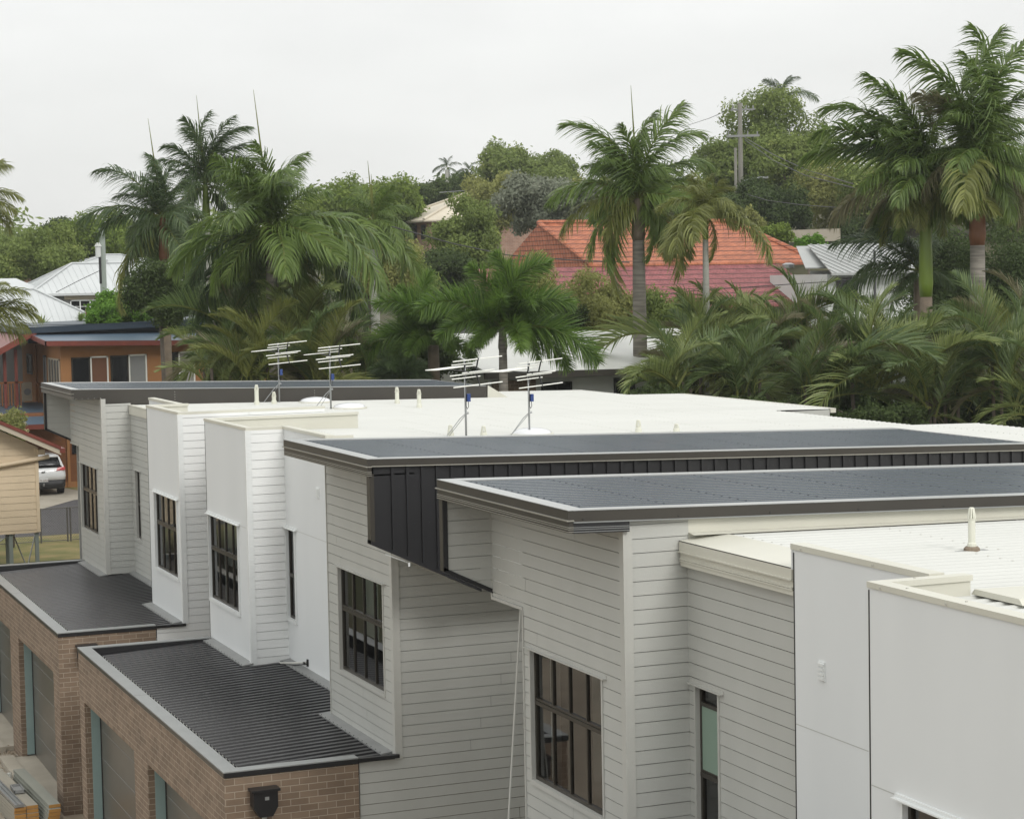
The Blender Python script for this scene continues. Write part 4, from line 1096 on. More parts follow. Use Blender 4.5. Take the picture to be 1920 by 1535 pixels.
for (x, y) in ((8.43, 57.1), (8.69, 59.5), (9.13, 57.1), (6.0, 57.1), (3.6, 57.1), (9.1, 65.5), (6, 65.5)):
    mb = MB(); mb.box(x - .05, x + .05, y - .05, y + .05, -8.3, -6.6); mb.build('stump', M['pole_green'], T1)
mb = MB()
for p, q in (((8.70, 57.1, -8.2), (9.1, 57.1, -6.7)), ((9.05, 57.1, -8.2), (8.75, 59.5, -6.7)), ((6.0, 57.1, -8.2), (8.4, 57.1, -6.7)), ((8.45, 57.1, -7.1), (8.9, 60, -8.2))):
    mb.tube([p, q], .018, 6)
mb.build('brace', M['steel'], T1)

# ------------------------------------------------------------------ chain-link fence
M['fence_steel'] = mat('old fence steel', (.13, .125, .115), .6, metal=.3)
FN = thing('chain_link_fence', 'low chain-link fence with pipe frames crossing the yard beside the cream house', 'fence', (11, 67.7, -8.3))
for x in (3.5, 7.2, 10.97, 11.83, 11.93, 14.8, 18.5):
    mb = MB(); mb.tube([(x, 67.7, -8.3), (x, 67.7, -7.16)], .025, 8); mb.build('post', M['fence_steel'], FN)
mb = MB(); mb.tube([(3.5, 67.7, -7.18), (18.5, 67.7, -7.18)], .018, 6); mb.tube([(3.5, 67.7, -8.24), (18.5, 67.7, -8.24)], .014, 6); mb.build('rail', M['fence_steel'], FN)
mb = MB(); x = 3.5
while x < 18.4:
    for s_ in (1, -1):
        xa, xb = (x, x + 1.04) if s_ > 0 else (x + 1.04, x)
        mb.bar((xa, 67.7, -8.22), (xb, 67.7, -7.2), .005)
    x += .085
mb.build('wire_mesh', M['fence_steel'], FN)

# ------------------------------------------------------------------ orange house with navy roof
T2 = thing('orange_house', 'two-storey orange house with navy metal roof and red fascia behind the townhouses at left', 'house', (18, 88, -8.3))
YO = 86.0
mb = MB(); mb.box(14.97, 24.5, YO, YO + 10, -5.2, -2.35); mb.build('upper_wall', M['orange_wall'], T2)
mb = MB(); boards(mb, Plane('y', YO + .02), 10.0, 24.5, -8.3, -5.2, zref=-8.3, B=.2, t=.02); mb.box(10, 24.5, YO + .03, YO + 9, -8.3, -5.2)
lw = mb.build('lower_wall', M['brown_wall'], T2)
mb = MB(); mb.box(15.1, 15.22, YO - .07, YO - .0, -8.3, -5.3); mb.box(9.9, 24.5, YO - .02, YO + .0, -8.3, -8.05); mb.build('post', M['orange_wall'], T2)
hwin(T2, 'y', YO, 15.32, 15.75, -6.9, -6.2, M['black'])
M['brown_curtain'] = mat('brown curtain', (.16, .07, .035), .8)
for (a0, a1, z0, z1, gm) in ((15.40, 16.18, -4.15, -2.9, M['car_glass']), (16.18, 16.93, -4.15, -2.88, M['brown_curtain']), (17.02, 17.78, -4.15, -2.87, M['car_glass']), (17.78, 18.55, -4.15, -2.85, M['interior_dark']), (19.22, 19.9, -4.15, -2.8, M['car_glass']), (19.9, 20.6, -4.15, -2.8, M['interior'])):
    hwin(T2, 'y', YO, a0, a1, z0, z1, M['alu'] if gm is not M['car_glass'] else M['bronze'], gm, 0)
for (a0, a1, z0, z1) in ((86.2, 88.9, -4.2, -2.96), (89.5, 90.1, -5.0, -2.9), (93.2, 94.5, -3.85, -2.95)):
    hwin(T2, 'x', 14.97, a0, a1, z0, z1, M['cream_wall'] if a0 < 89 else M['interior_dark'], None, 3 if a0 < 89 else 0)
mb = MB()
a = [(14.25, 85.25, -2.16), (20.2, 85.25, -2.30), (20.2, 89.3, -2.02), (14.25, 89.3, -1.95)]
mb.hexa([(p[0], p[1], p[2] - .05) for p in a], a); a = [(20.2, 85.25, -2.30), (25, 86.9, -2.30), (25, 90, -2.0), (20.2, 89.3, -2.0)]; mb.hexa([(p[0], p[1], p[2] - .05) for p in a], a)
lr = mb.build('lower_roof', M['blue_deck'], T2)
mb = MB(); mb.hexa([(14.23, 85.2, -2.37), (20.2, 85.2, -2.51), (20.2, 85.26, -2.51), (14.23, 85.26, -2.37)], [(14.23, 85.2, -2.17), (20.2, 85.2, -2.31), (20.2, 85.26, -2.31), (14.23, 85.26, -2.17)])
mb.hexa([(20.2, 85.2, -2.51), (25, 86.85, -2.5), (25, 86.9, -2.5), (20.2, 85.26, -2.51)], [(20.2, 85.2, -2.31), (25, 86.85, -2.3), (25, 86.9, -2.3), (20.2, 85.26, -2.31)])
mb.hexa([(14.23, 85.2, -2.37), (14.28, 85.2, -2.37), (14.28, 88.8, -2.17), (14.23, 88.8, -2.17)], [(14.23, 85.2, -2.17), (14.28, 85.2, -2.17), (14.28, 88.8, -1.97), (14.23, 88.8, -1.97)])
mb.build('fascia', M['red_trim'], lr)
mb = MB(); mb.box(14.2, 24.8, 89.3, 89.4, -2.35, -1.70); mb.build('clerestory_wall', M['navy_roof'], T2)
mb = MB(); a = [(13.9, 88.6, -1.66), (25, 88.6, -1.40), (25, 98, -1.40), (13.9, 98, -1.66)]
mb.hexa([(p[0], p[1], p[2] - .26) for p in a], a); mb.box(14.0, 24.9, 88.58, 88.6, -1.60, -1.57); ur = mb.build('upper_roof', M['navy_roof'], T2)
mb = MB(); a = [(11.0, 88.7, -3.55), (14.45, 88.7, -1.72), (14.45, 97, -1.72), (11.0, 97, -3.55)]
mb.hexa([(p[0], p[1], p[2] - .06) for p in a], a); mb.hexa([(11, 88.62, -3.80), (14.45, 88.62, -1.97), (14.45, 88.7, -1.97), (11, 88.7, -3.80)], [(11, 88.62, -3.52), (14.45, 88.62, -1.69), (14.45, 88.7, -1.69), (11, 88.7, -3.52)])
mb.build('verandah_roof', M['red_trim'], T2)
for x in (13.15, 13.62):
    mb = MB(); mb.box(x, x + .13, 89.5, 89.63, -5.1, -2.6); mb.build('verandah_post', M['red_trim'], T2)
mb = MB(); mb.box(12, 13.95, 89.5, 89.6, -4.05, -3.97)
for k in range(15):
    mb.box(12 + k * .13, 12.06 + k * .13, 89.52, 89.56, -5.0, -4.05)
mb.build('verandah_railing', M['brown_wall'], T2)
mb = MB(); a = [(8.5, 83.2, -5.48), (14.97, 83.2, -5.35), (14.97, 91.5, -4.98), (8.5, 91.5, -5.0)]
n = 26
for k in range(n):
    y0_, y1_ = 83.2 + 8.3 * k / n, 83.2 + 8.3 * (k + 1) / n; z0_, z1_ = -5.42 + .44 * k / n, -5.42 + .44 * (k + 1) / n
    mb.hexa([(8.5, y0_, z0_ - .03), (14.96, y0_, z0_ - .03), (14.96, y1_, z1_ - .03), (8.5, y1_, z1_ - .03)], [(8.5, y0_, z0_), (14.96, y0_, z0_), (14.96, y1_, z1_ - .0), (8.5, y1_, z1_ - .0)])
cr_ = mb.build('carport_roof', M['blue_deck'], T2)
mb = MB(); mb.box(8.5, 15.0, 83.14, 83.2, -5.62, -5.43); mb.build('fascia', M['red_trim'], cr_)
mb = MB(); mb.tube([(14.9, 91.9, -2.5), (14.9, 91.9, -5.0)], .05, 8); mb.tube([(14.88, 91.2, -5.0), (14.88, 91.3, -4.2), (14.9, 92, -4.1)], .04, 8); mb.build('downpipe', M['orange_wall'], T2)
T2a = thing('air_conditioner', 'white outdoor air conditioner unit standing on the blue carport roof by the orange house wall', 'air conditioner', (14.1, 91.2, -5.0))
xa_, xb_, za_, zb_ = ony(43, 735, 91)[0], ony(60, 735, 91)[0], ony(50, 752, 91)[2], ony(50, 717, 91)[2]
mb = MB(); mb.box(xa_, xb_, 91.0, 91.35, za_, zb_); mb.build('casing', M['cream_wall'], T2a)
mb = MB(); mb.tube([((xa_ + xb_) / 2, 90.99, (za_ + zb_) / 2), ((xa_ + xb_) / 2, 90.97, (za_ + zb_) / 2)], .15, 14); mb.build('fan_grille', M['flash'], T2a)


# ------------------------------------------------------------------ houses further back
def house(label, x0, x1, y0, y1, zg, ze, zr, roofm, wallm, inset=None, wins=(), ov=.5, ridge_x=True, frame=None, cat='house', ribs=None, parts=()):
    t = thing('house', label, cat, ((x0 + x1) / 2, (y0 + y1) / 2, zg))
    walls(t, x0, x1, y0, y1, zg, ze - .02, wallm)
    mb = MB(); a, b = hip(mb, x0, x1, y0, y1, ze, zr, ov, inset, ridge_x=ridge_x)
    r = mb.build('roof', roofm, t)
    if ribs:
        # standing corrugations on the front and left slopes
        mb = MB(); X0, X1, Y0, Y1 = x0 - ov, x1 + ov, y0 - ov, y1 + ov
        n = int((X1 - X0) / ribs)
        for k in range(n):
            x = X0 + (k + .5) * ribs
            tt = min(1, (x - X0) / max(1e-3, a[0] - X0), (X1 - x) / max(1e-3, X1 - b[0]))
            mb.bar((x, Y0, ze + .012), (x, Y0 + (a[1] - Y0) * tt, ze + (zr - ze) * tt + .012), .035, .02)
        n = int((Y1 - Y0) / ribs)
        for k in range(n):
            y = Y0 + (k + .5) * ribs
            tt = min(1, (y - Y0) / max(1e-3, a[1] - Y0), (Y1 - y) / max(1e-3, Y1 - a[1]))
            mb.bar((X0, y, ze + .012), (X0 + (a[0] - X0) * tt, y, ze + (zr - ze) * tt + .012), .035, .02)
        mb.build('roof_ribs', roofm, r)
    mb = MB()
    X0, X1, Y0, Y1 = x0 - ov, x1 + ov, y0 - ov, y1 + ov
    for p, q in (((X0, Y0, ze), a), ((X1, Y0, ze), b), ((X0, Y1, ze), a), ((X1, Y1, ze), b), (a, b)):
        if ridge_x or True:
            mb.tube([(p[0], p[1], p[2] + .05), (q[0], q[1], q[2] + .05)], .11 if roofm.name.find('tile') >= 0 else .05, 8)
    mb.build('ridge_capping', roofm, r)
    for w in wins:
        hwin(t, w[0], w[1], *w[2:6], frame or M['trim_white'], None, *(w[6:] if len(w) > 6 else ()))
    return t


hA_ = house('white corrugated hip roofed house on the left hillside, white windows under its eave', 18.3, 27.5, 111.5, 118.5, -5.2, -.32, 1.28, M['white_tin'], M['interior_dark'], ribs=.35, inset=3.0,
            wins=(('y', 111.45, 20.0, 21.6, -1.75, -.68, 2, 2), ('y', 111.45, 21.8, 23.2, -1.75, -.68, 1, 2), ('y', 111.45, 19.2, 19.6, -1.3, -.68, 1, 1)))
mb = MB(); hip(mb, 13.5, 19.5, 112.6, 117, -.62, .55, .4, 2.2); mb.box(14.5, 18.2, 113, 117, -5, -.6); mb.build('side_wing', M['white_tin'], hA_)
mb = MB(); mb.box(19.7, 23.4, 111.40, 111.49, -.66, -.36); mb.build('wall', M['cream_wall'], hA_)
mb = MB(); mb.tube([(22.6, 115, 1.2), (22.6, 115, 1.5), (22.6, 115, 1.62)], [.12, .22, .05], 12); mb.build('roof_ventilator', M['white_tin'], hA_)
hB_ = house('silver white hip roofed house in front of the other, behind the orange house', 9.5, 20.2, 99.5, 107.5, -6, -2.35, -.08, M['white_tin'], M['interior_dark'], ribs=.3, inset=3.9)
mb = MB(); q = at(164, 605, 96); mb.bar((q[0], q[1], -3.0), (q[0], q[1], at(164, 578, 96)[2]), .14); mb.build('flue', M['red_trim'], T2)
house('distant house with a dark grey pyramid roof beyond the white roofs', 27.2, 30.6, 149.5, 153, -2, 1.75, 2.75, M['dark_tile'], M['brick_pink'], inset=1.6)
q = at(185, 497, 140); house('distant low house with a pale roof beside the grey pyramid roof', q[0] - 1.5, q[0] + 4.5, q[1], q[1] + 5, -3, q[2] - .1, q[2] + .7, M['white_tin'], M['cream_wall'])
q = at(40, 520, 150); house('pink brick house half hidden by trees at the far left', q[0] - 5, q[0] + 2.6, q[1], q[1] + 7, -3, q[2] + .2, q[2] + 1.6, M['cream_tile'], M['brick_pink'])
# pink brick two-storey house on the hill
q = at(805, 413, 155); xh, yh, zh = q
hC_ = house('two-storey pink brick house with cream roof on the hill among trees', xh, xh + 13, yh, yh + 9, zh - 6.5, zh, zh + 2.2, M['cream_tile'], M['brick_pink'], inset=5.6, frame=M['bronze'],
            wins=(('y', yh, xh + .25, xh + .95, zh - 1.5, zh - .25), ('y', yh, xh + .1, xh + 1.5, zh - 4.1, zh - 2.7), ('x', xh, yh + .8, yh + 1.8, zh - 1.4, zh - .3), ('x', xh, yh + 2.8, yh + 4.2, zh - 1.4, zh - .3)), ov=.7)
mb = MB(); q = at(850, 361, 150); p = at(850, 385, 150); mb.tube([tuple(p), tuple(q)], .03, 6); mb.bar(at(824, 361, 150), at(876, 357, 150), .05); mb.build('tv_aerial', M['steel'], hC_)

# red tiled houses
def P(px, py, y):
    return ony(px, py, y)


q0, q1 = P(1010, 423, 86), P(1372, 413, 86)
T5 = thing('red_tile_house', 'large terracotta and maroon tiled house in the middle distance, palms in front', 'house', (41, 84, -4.5))
zr = (q0[2] + q1[2]) / 2
ql = P(936, 474, 81.0)
mb = MB(); xl5, xr5 = P(940, 475, 91)[0], P(1530, 483, 80.8)[0]; c = [(xl5, 80.8, .55), (xr5, 80.8, .55), (xr5, 91, .55), (xl5, 91, .55)]
A_, B_ = (q0[0], 86, zr), (q1[0], 86, zr)
mb.add(c + [A_, B_], [(0, 1, 5, 4), (1, 2, 5), (2, 3, 4, 5), (3, 0, 4)]); mb.add(c + [(p[0], p[1], p[2] - .15) for p in c], [(0, 4, 5, 1), (1, 5, 6, 2), (2, 6, 7, 3), (3, 7, 4, 0), (4, 7, 6, 5)])
r5 = mb.build('upper_roof', M['red_tile'], T5)
mb = MB()
for p, q in ((c[0], A_), (c[1], B_), (A_, B_)):
    mb.tube([(p[0], p[1], p[2] + .04), (q[0], q[1], q[2] + .04)], .12, 8)
mb.build('ridge_capping', M['red_tile'], r5)
xr_, xl_ = P(1545, 565, 77.0)[0], P(1040, 600, 77.0)[0]
mb = MB(); a = [(xl_ - 2, 76.9, -1.55), (xr_, 76.9, -1.2), (xr_, 80.9, .50), (xl_ - 2, 80.9, .45)]
mb.hexa([(p[0], p[1], p[2] - .15) for p in a], a); mb.build('lower_roof', M['maroon_tile'], T5)
walls(T5, xl_ - 1.5, xr_ - .5, 77.5, 90, -6, -1.45, M['interior_dark'], 'lower_wall'); walls(T5, xl5 + .6, xr_ - .5, 81.2, 90, -1.4, .45, M['brick_pink'], 'upper_wall')
mb = MB(); q = P(1478, 497, 79.0); mb.tube([tuple(q - np.array([0, 0, .12])), tuple(q + np.array([0, 0, .02]))], [.26, .26], 14); mb.tube([tuple(q + np.array([0, 0, .02])), tuple(q + np.array([0, 0, .1]))], [.3, .12], 14); mb.build('roof_ventilator', M['steel'], T5)

# grey roofed white house at right
q = P(1548, 512, 74.0); xg, zg = q[0], q[2]
T6 = thing('grey_roof_house', 'white weatherboard house with grey metal roof at right, beside the red tiled roof', 'house', (50, 77, -5))
mb = MB(); x1_ = xg + 8
a = [(xg, 73.5, zg), (x1_, 73.5, zg), (x1_, 78.5, zg + 1.25), (xg + 1.8, 78.5, zg + 1.25)]
mb.hexa([(p[0], p[1], p[2] - .05) for p in a], a); xt = P(1510, 497, 75.5)[0]; a2 = [(xt, 75.5, zg + .25), (xt + 4, 75.5, zg + .25), (xt + 4, 79, zg + 1.2), (xt + 1.6, 79, zg + 1.2)]; mb.hexa([(p[0], p[1], p[2] - .05) for p in a2], a2)
r6 = mb.build('roof', M['grey_tin'], T6)
mb = MB(); x = xg + .2
while x < x1_:
    tt = min(1, (x - xg) / 1.8); mb.bar((x, 73.5, zg + .02), (x, 73.5 + 5 * tt, zg + .02 + 1.25 * tt), .05, .035); x += .35
mb.box(xg - .05, x1_, 73.42, 73.5, zg - .1, zg); mb.build('roof_ribs', M['grey_tin'], r6)
mb = MB(); boards(mb, Plane('y', 74.2), xg + .2, x1_ - .3, -5, zg - .05, zref=-5, B=.18, t=.025); mb.box(xg + .2, x1_ - .3, 74.21, 79, -5, zg - .05); mb.build('weatherboard_wall', M['white_wall'], T6)
hwin(T6, 'y', 74.15, xg + .6, xg + 1.6, -1.6, zg - .2, M['bronze'], None, 1, 6)
mb = MB(); boards(mb, Plane('y', 76), xt + .5, xt + 3, -5, zg + .1, zref=-5, B=.18, t=.025); mb.build('side_wall', M['white_wall'], T6)
hwin(T6, 'y', 75.95, xt + .6, xt + 1.5, -1.6, zg - .05, M['brown_wall'], None, 3, 0)
# low white building directly behind
T7 = thing('low_white_building', 'low white building with a pale metal roof and dark gutter just behind the white roof', 'building', (27, 60, -9))
zf_ = P(1165, 688, 56.5)[2]
mb = MB(); a = [(22.2, 56.3, zf_), (34.5, 56.3, zf_ - .1), (34.5, 62.3, zf_ + .95), (22.2, 62.3, zf_ + 1.0)]
mb.hexa([(p[0], p[1], p[2] - .06) for p in a], a); r7 = mb.build('roof', M['cream_roof'], T7)
mb = MB(); mb.hexa([(22.1, 56.2, zf_ - .20), (34.6, 56.2, zf_ - .3), (34.6, 56.3, zf_ - .3), (22.1, 56.3, zf_ - .20)], [(22.1, 56.2, zf_ - .01), (34.6, 56.2, zf_ - .11), (34.6, 56.3, zf_ - .11), (22.1, 56.3, zf_ - .01)]); mb.build('gutter', M['fascia'], r7)
mb = MB(); boards(mb, Plane('y', 57.0), 22.5, 34, -9, zf_ - .15, zref=-9, B=.2, t=.02); mb.box(22.5, 34, 57.01, 62, -9, zf_ - .15); mb.build('wall', M['white_wall'], T7)
hwin(T7, 'y', 56.97, 26.6, 27.3, -4.5, zf_ - .35, M['black']); hwin(T7, 'y', 56.97, 24.2, 25.2, -4.6, zf_ - .4, M['black']); hwin(T7, 'y', 56.97, 29.5, 31, -4.6, zf_ - .4, M['black'])
mb = MB(); mb.box(22.6, 24.0, 56.9, 56.98, -6, zf_ - .3); mb.build('brick_panel', M['brick'], T7)
# white house behind the palms on the right
house('white boarded house glimpsed through the palms at far right', 42, 62, 60, 69, -8.5, -3.4, -2.0, M['grey_tin'], M['white_wall'], inset=4)
q = at(1545, 400, 150); house('small red roofed house high on the right-hand hill behind shrubs', q[0] - 3, q[0] + 4, q[1], q[1] + 5, q[2] - 3, q[2] + .5, q[2] + 1.5, M['maroon_tile'], M['brick_pink'])
mb = MB(); p = at(1395, 446, 118); q = at(1575, 440, 118); mb.bar(p, q, .3, .7); tag(mb.build('garden_wall', M['concrete'], base=tuple(p)), 'grey garden retaining wall on the hill above the red roof', 'wall')

# ------------------------------------------------------------------ white SUV
yc_ = 83.0; xr2 = P(125.5, 900, yc_)[0]; xm = xr2 - .93; zg_ = -8.284
CAR = thing('parked_car', 'white SUV parked in the driveway seen from behind, half hidden by the cream house', 'car', (xm, yc_ + 2.3, zg_))


def loft(mb, secs, mi=0, n=5):
    rows = []
    for (z, hw, yr, yf, rad) in secs:
        pts = []
        for (cx, cy, a0) in ((hw - rad, yr + rad, -90), (hw - rad, yf - rad, 0), (-hw + rad, yf - rad, 90), (-hw + rad, yr + rad, 180)):
            for k in range(n):
                a = math.radians(a0 + 90 * k / (n - 1)); pts.append((xm + cx + rad * math.cos(a), cy + rad * math.sin(a), zg_ + z))
        rows.append(pts)
    m = len(rows[0]); base = [p for r in rows for p in r]
    f = [(i * m + k, i * m + (k + 1) % m, (i + 1) * m + (k + 1) % m, (i + 1) * m + k) for i in range(len(rows) - 1) for k in range(m)]
    f.append(tuple((len(rows) - 1) * m + k for k in range(m))); f.append(tuple(reversed(range(m))))
    mb.add(base, f, mi)


y0_ = yc_
mb = MB(); loft(mb, [(.62, .92, y0_ + .02, y0_ + 4.55, .22), (.80, .93, y0_, y0_ + 4.58, .22), (1.02, .92, y0_ + .05, y0_ + 4.5, .25), (1.10, .89, y0_ + .09, y0_ + 3.4, .25)])
mb.build('body', M['car_white'], CAR, smooth=True)
mb = MB(); loft(mb, [(.26, .86, y0_ + .10, y0_ + 4.5, .2), (.36, .91, y0_ + .03, y0_ + 4.56, .22), (.62, .92, y0_ + .02, y0_ + 4.55, .22)]); mb.build('bumper', M['car_black'], CAR, smooth=True)
mb = MB(); loft(mb, [(1.10, .885, y0_ + .09, y0_ + 3.4, .25), (1.30, .80, y0_ + .24, y0_ + 2.95, .25), (1.50, .72, y0_ + .42, y0_ + 2.5, .22)]); mb.build('windows', M['car_glass'], CAR, smooth=True)
mb = MB(); loft(mb, [(1.50, .73, y0_ + .30, y0_ + 2.5, .22), (1.56, .72, y0_ + .28, y0_ + 2.42, .22), (1.63, .60, y0_ + .45, y0_ + 2.2, .25)]); mb.build('roof', M['car_white'], CAR, smooth=True)
for s_ in (1, -1):
    mb = MB(); mb.hexa([(xm + s_ * .90, y0_ + .12, zg_ + 1.0), (xm + s_ * .78, y0_ + .10, zg_ + 1.0), (xm + s_ * .78, y0_ + .5, zg_ + 1.0), (xm + s_ * .90, y0_ + .5, zg_ + 1.0)], [(xm + s_ * .72, y0_ + .40, zg_ + 1.52), (xm + s_ * .66, y0_ + .38, zg_ + 1.52), (xm + s_ * .66, y0_ + .6, zg_ + 1.52), (xm + s_ * .72, y0_ + .6, zg_ + 1.52)]); mb.build('rear_pillar', M['car_white'], CAR)
    mb = MB(); mb.hexa([(xm + s_ * .52, y0_ + .0, zg_ + .99), (xm + s_ * .88, y0_ + .03, zg_ + 1.0), (xm + s_ * .94, y0_ + .35, zg_ + 1.01), (xm + s_ * .6, y0_ + .2, zg_ + .99)], [(xm + s_ * .58, y0_ + .04, zg_ + 1.10), (xm + s_ * .87, y0_ + .06, zg_ + 1.13), (xm + s_ * .91, y0_ + .35, zg_ + 1.14), (xm + s_ * .6, y0_ + .2, zg_ + 1.12)]); mb.build('tail_light', M['light_red'], CAR)
    for yy in (.85, 3.65):
        mb = MB(); mb.tube([(xm + s_ * .70, y0_ + yy, zg_ + .34), (xm + s_ * .92, y0_ + yy, zg_ + .34)], .345, 20); w_ = mb.build('wheel', M['tyre'], CAR, smooth=False)
        mb = MB(); mb.tube([(xm + s_ * .90, y0_ + yy, zg_ + .34), (xm + s_ * .93, y0_ + yy, zg_ + .34)], .22, 14); mb.build('rim', M['steel'], w_)
mb = MB(); mb.box(xm - .19, xm + .19, y0_ - .015, y0_ + .04, zg_ + .56, zg_ + .68); pl_ = mb.build('number_plate', M['plate'], CAR)
tx = bpy.data.curves.new('plate_lettering', 'FONT'); tx.body = '175 OMA'; tx.size = .10; tx.align_x = 'CENTER'; tx.extrude = .001; tx.materials.append(M['plate_text']); tx.resolution_u = 2
tmp = bpy.data.objects.new('t', tx); COL.objects.link(tmp); bpy.context.view_layer.update(); tme = bpy.data.meshes.new_from_object(tmp); bpy.data.objects.remove(tmp); to = bpy.data.objects.new('plate_lettering', tme); COL.objects.link(to); to.parent = pl_; b_ = CAR['_b']; to.location = (xm - b_[0], y0_ - .018 - b_[1], zg_ + .585 - b_[2]); to.rotation_euler = (math.pi / 2, 0, 0)
mb = MB(); mb.box(xm - .07, xm + .07, y0_ - .006, y0_ + .03, zg_ + .93, zg_ + .97); mb.build('badge', M['car_black'], CAR)
mb = MB(); mb.tube([(xm, y0_ + .1, zg_ + .42), (xm, y0_ - .1, zg_ + .42), (xm, y0_ - .12, zg_ + .5)], .03, 8); mb.build('tow_bar', M['steel'], CAR)


# ------------------------------------------------------------------ poles and cables
def pole(label, px, pyt, pyb, d, r, m, name='power_pole', sink=3):
    t_, b_ = at(px, pyt, d), at(px, pyb, d); zb_ = min(b_[2], terrain(b_[0], b_[1])) - .2
    T = thing(name, label, 'pole', (b_[0], b_[1], zb_)); mb = MB(); mb.tube([(b_[0], b_[1], zb_), (b_[0], b_[1], t_[2])], [r, r * .75], 12); mb.build('post', m, T, smooth=True); return T, (b_[0], b_[1])


T, c_ = pole('grey timber power pole on the right hill with crossarms and a street light arm', 1390, 195, 420, 125, .17, M['pole'])
for (xa, xb, py, w) in ((1362, 1424, 255, .14), (1370, 1416, 206, .09)):
    mb = MB(); mb.bar(at(xa, py + 1, 124.6), at(xb, py - 1, 124.6), w); mb.build('crossarm', M['flash'], T)
    for k in range(4):
        mb = MB(); q = at(xa + 4 + (xb - xa - 8) * k / 3, py, 124.8); mb.tube([tuple(q), tuple(q + np.array([0, 0, .28]))], [.05, .04], 8); mb.build('insulator', M['flash'], T)
mb = MB(); mb.tube([at(1392, 340, 124.7), at(1410, 335, 124.7), at(1430, 333, 124.7)], .04, 8); mb.build('lamp_arm', M['steel'], T)
mb = MB(); mb.box(*sum([[a - .25, a + .25] for a in at(1430, 333, 124.7)[:2]], []), at(1430, 333, 124.7)[2] - .06, at(1430, 333, 124.7)[2] + .06); mb.build('lamp_head', M['steel'], T)
pole('shorter weathered timber pole standing against the tall one on the right hill', 1380.5, 278, 415, 124.2, .11, M['pole'])
T, c_ = pole('grey green power pole rising behind the white roofed houses at left', 194, 428, 532, 97, .19, M['pole_green'])
mb = MB(); q = at(184, 472, 96.6); mb.tube([tuple(q - np.array([0, 0, .25])), tuple(q + np.array([0, 0, .25]))], .13, 12); mb.tube([tuple(q + np.array([0, 0, .25])), tuple(q + np.array([0, 0, .42]))], [.17, .08], 10); mb.build('street_lamp', M['white_wall'], T)
mb = MB(); mb.tube([at(187, 480, 96.6), at(189, 532, 96.6)], .06, 8); mb.build('cable_conduit', M['black'], T)
T, c_ = pole('slim steel mast standing on the right-hand grey roof', 1640, 470, 505, 76, .06, M['black'], 'mast')


def cable(label, pts, r=.02, name='overhead_cable'):
    P_ = [at(*p) for p in pts]; out_ = []
    for i in range(len(P_) - 1):
        for k in range(6):
            t = k / 6; out_.append(P_[i] * (1 - t) + P_[i + 1] * t)
    out_.append(P_[-1]); mb = MB(); mb.tube(out_, r, 5); tag(mb.build(name, M['cable'], base=tuple(P_[0])), label, 'cable')


cable('upper sagging power line running from the tall pole crossarm to the right palms', ((1396, 258, 124), (1450, 290, 110), (1510, 318, 100), (1600, 345, 85)), .022)
cable('lower sagging power line running beside the upper one from the crossarm', ((1396, 262, 124), (1450, 301, 110), (1510, 329, 100), (1600, 352, 85)), .022)
cable('pale service line from the tall pole passing low behind the right palms', ((1392, 362, 124), (1440, 376, 112), (1500, 384, 104), (1580, 390, 95)), .02)
cable('dark overhead line sagging in front of the red tiled roof', ((735, 425, 74), (850, 457, 76), (950, 478, 78), (1060, 487, 80), (1180, 492, 82)), .022)
cable('thin power line crossing the sky left of the tall pole', ((1372, 204, 125), (1330, 222, 150), (1290, 235, 180)), .02)
cable('thin service wire running from the left pole down to the white roof', ((192, 505, 97), (150, 525, 103), (105, 548, 108)), .018)
cable('thin service line crossing low in front of the right-hand grey roof', ((1700, 512, 70), (1600, 524, 72), (1540, 529, 73), (1300, 545, 76), (1120, 566, 80)), .016)
# ================================================================== palms
RIGHT = np.array([.9259, -.3778, 0]); AWAY = np.array([.3778, .9259, 0])


def np_mesh(name, V, mats, mi=None, quads=True):
    me = bpy.data.meshes.new(name); n = len(V); k = n // 4
    me.vertices.add(n); me.vertices.foreach_set('co', np.asarray(V, np.float32).ravel())
    me.loops.add(n); me.loops.foreach_set('vertex_index', np.arange(n, dtype=np.int32))
    me.polygons.add(k); me.polygons.foreach_set('loop_start', np.arange(0, n, 4, dtype=np.int32)); me.polygons.foreach_set('loop_total', np.full(k, 4, np.int32))
    for m_ in mats:
        me.materials.append(m_)
    if mi is not None:
        me.polygons.foreach_set('material_index', np.asarray(mi, np.int32))
    me.update(calc_edges=True)
    return me


STY = {'up': (72, 62), 'mid': (50, 92), 'out': (22, 84), 'hang': (-12, 66), 'arch': (74, 80)}
FL = {}


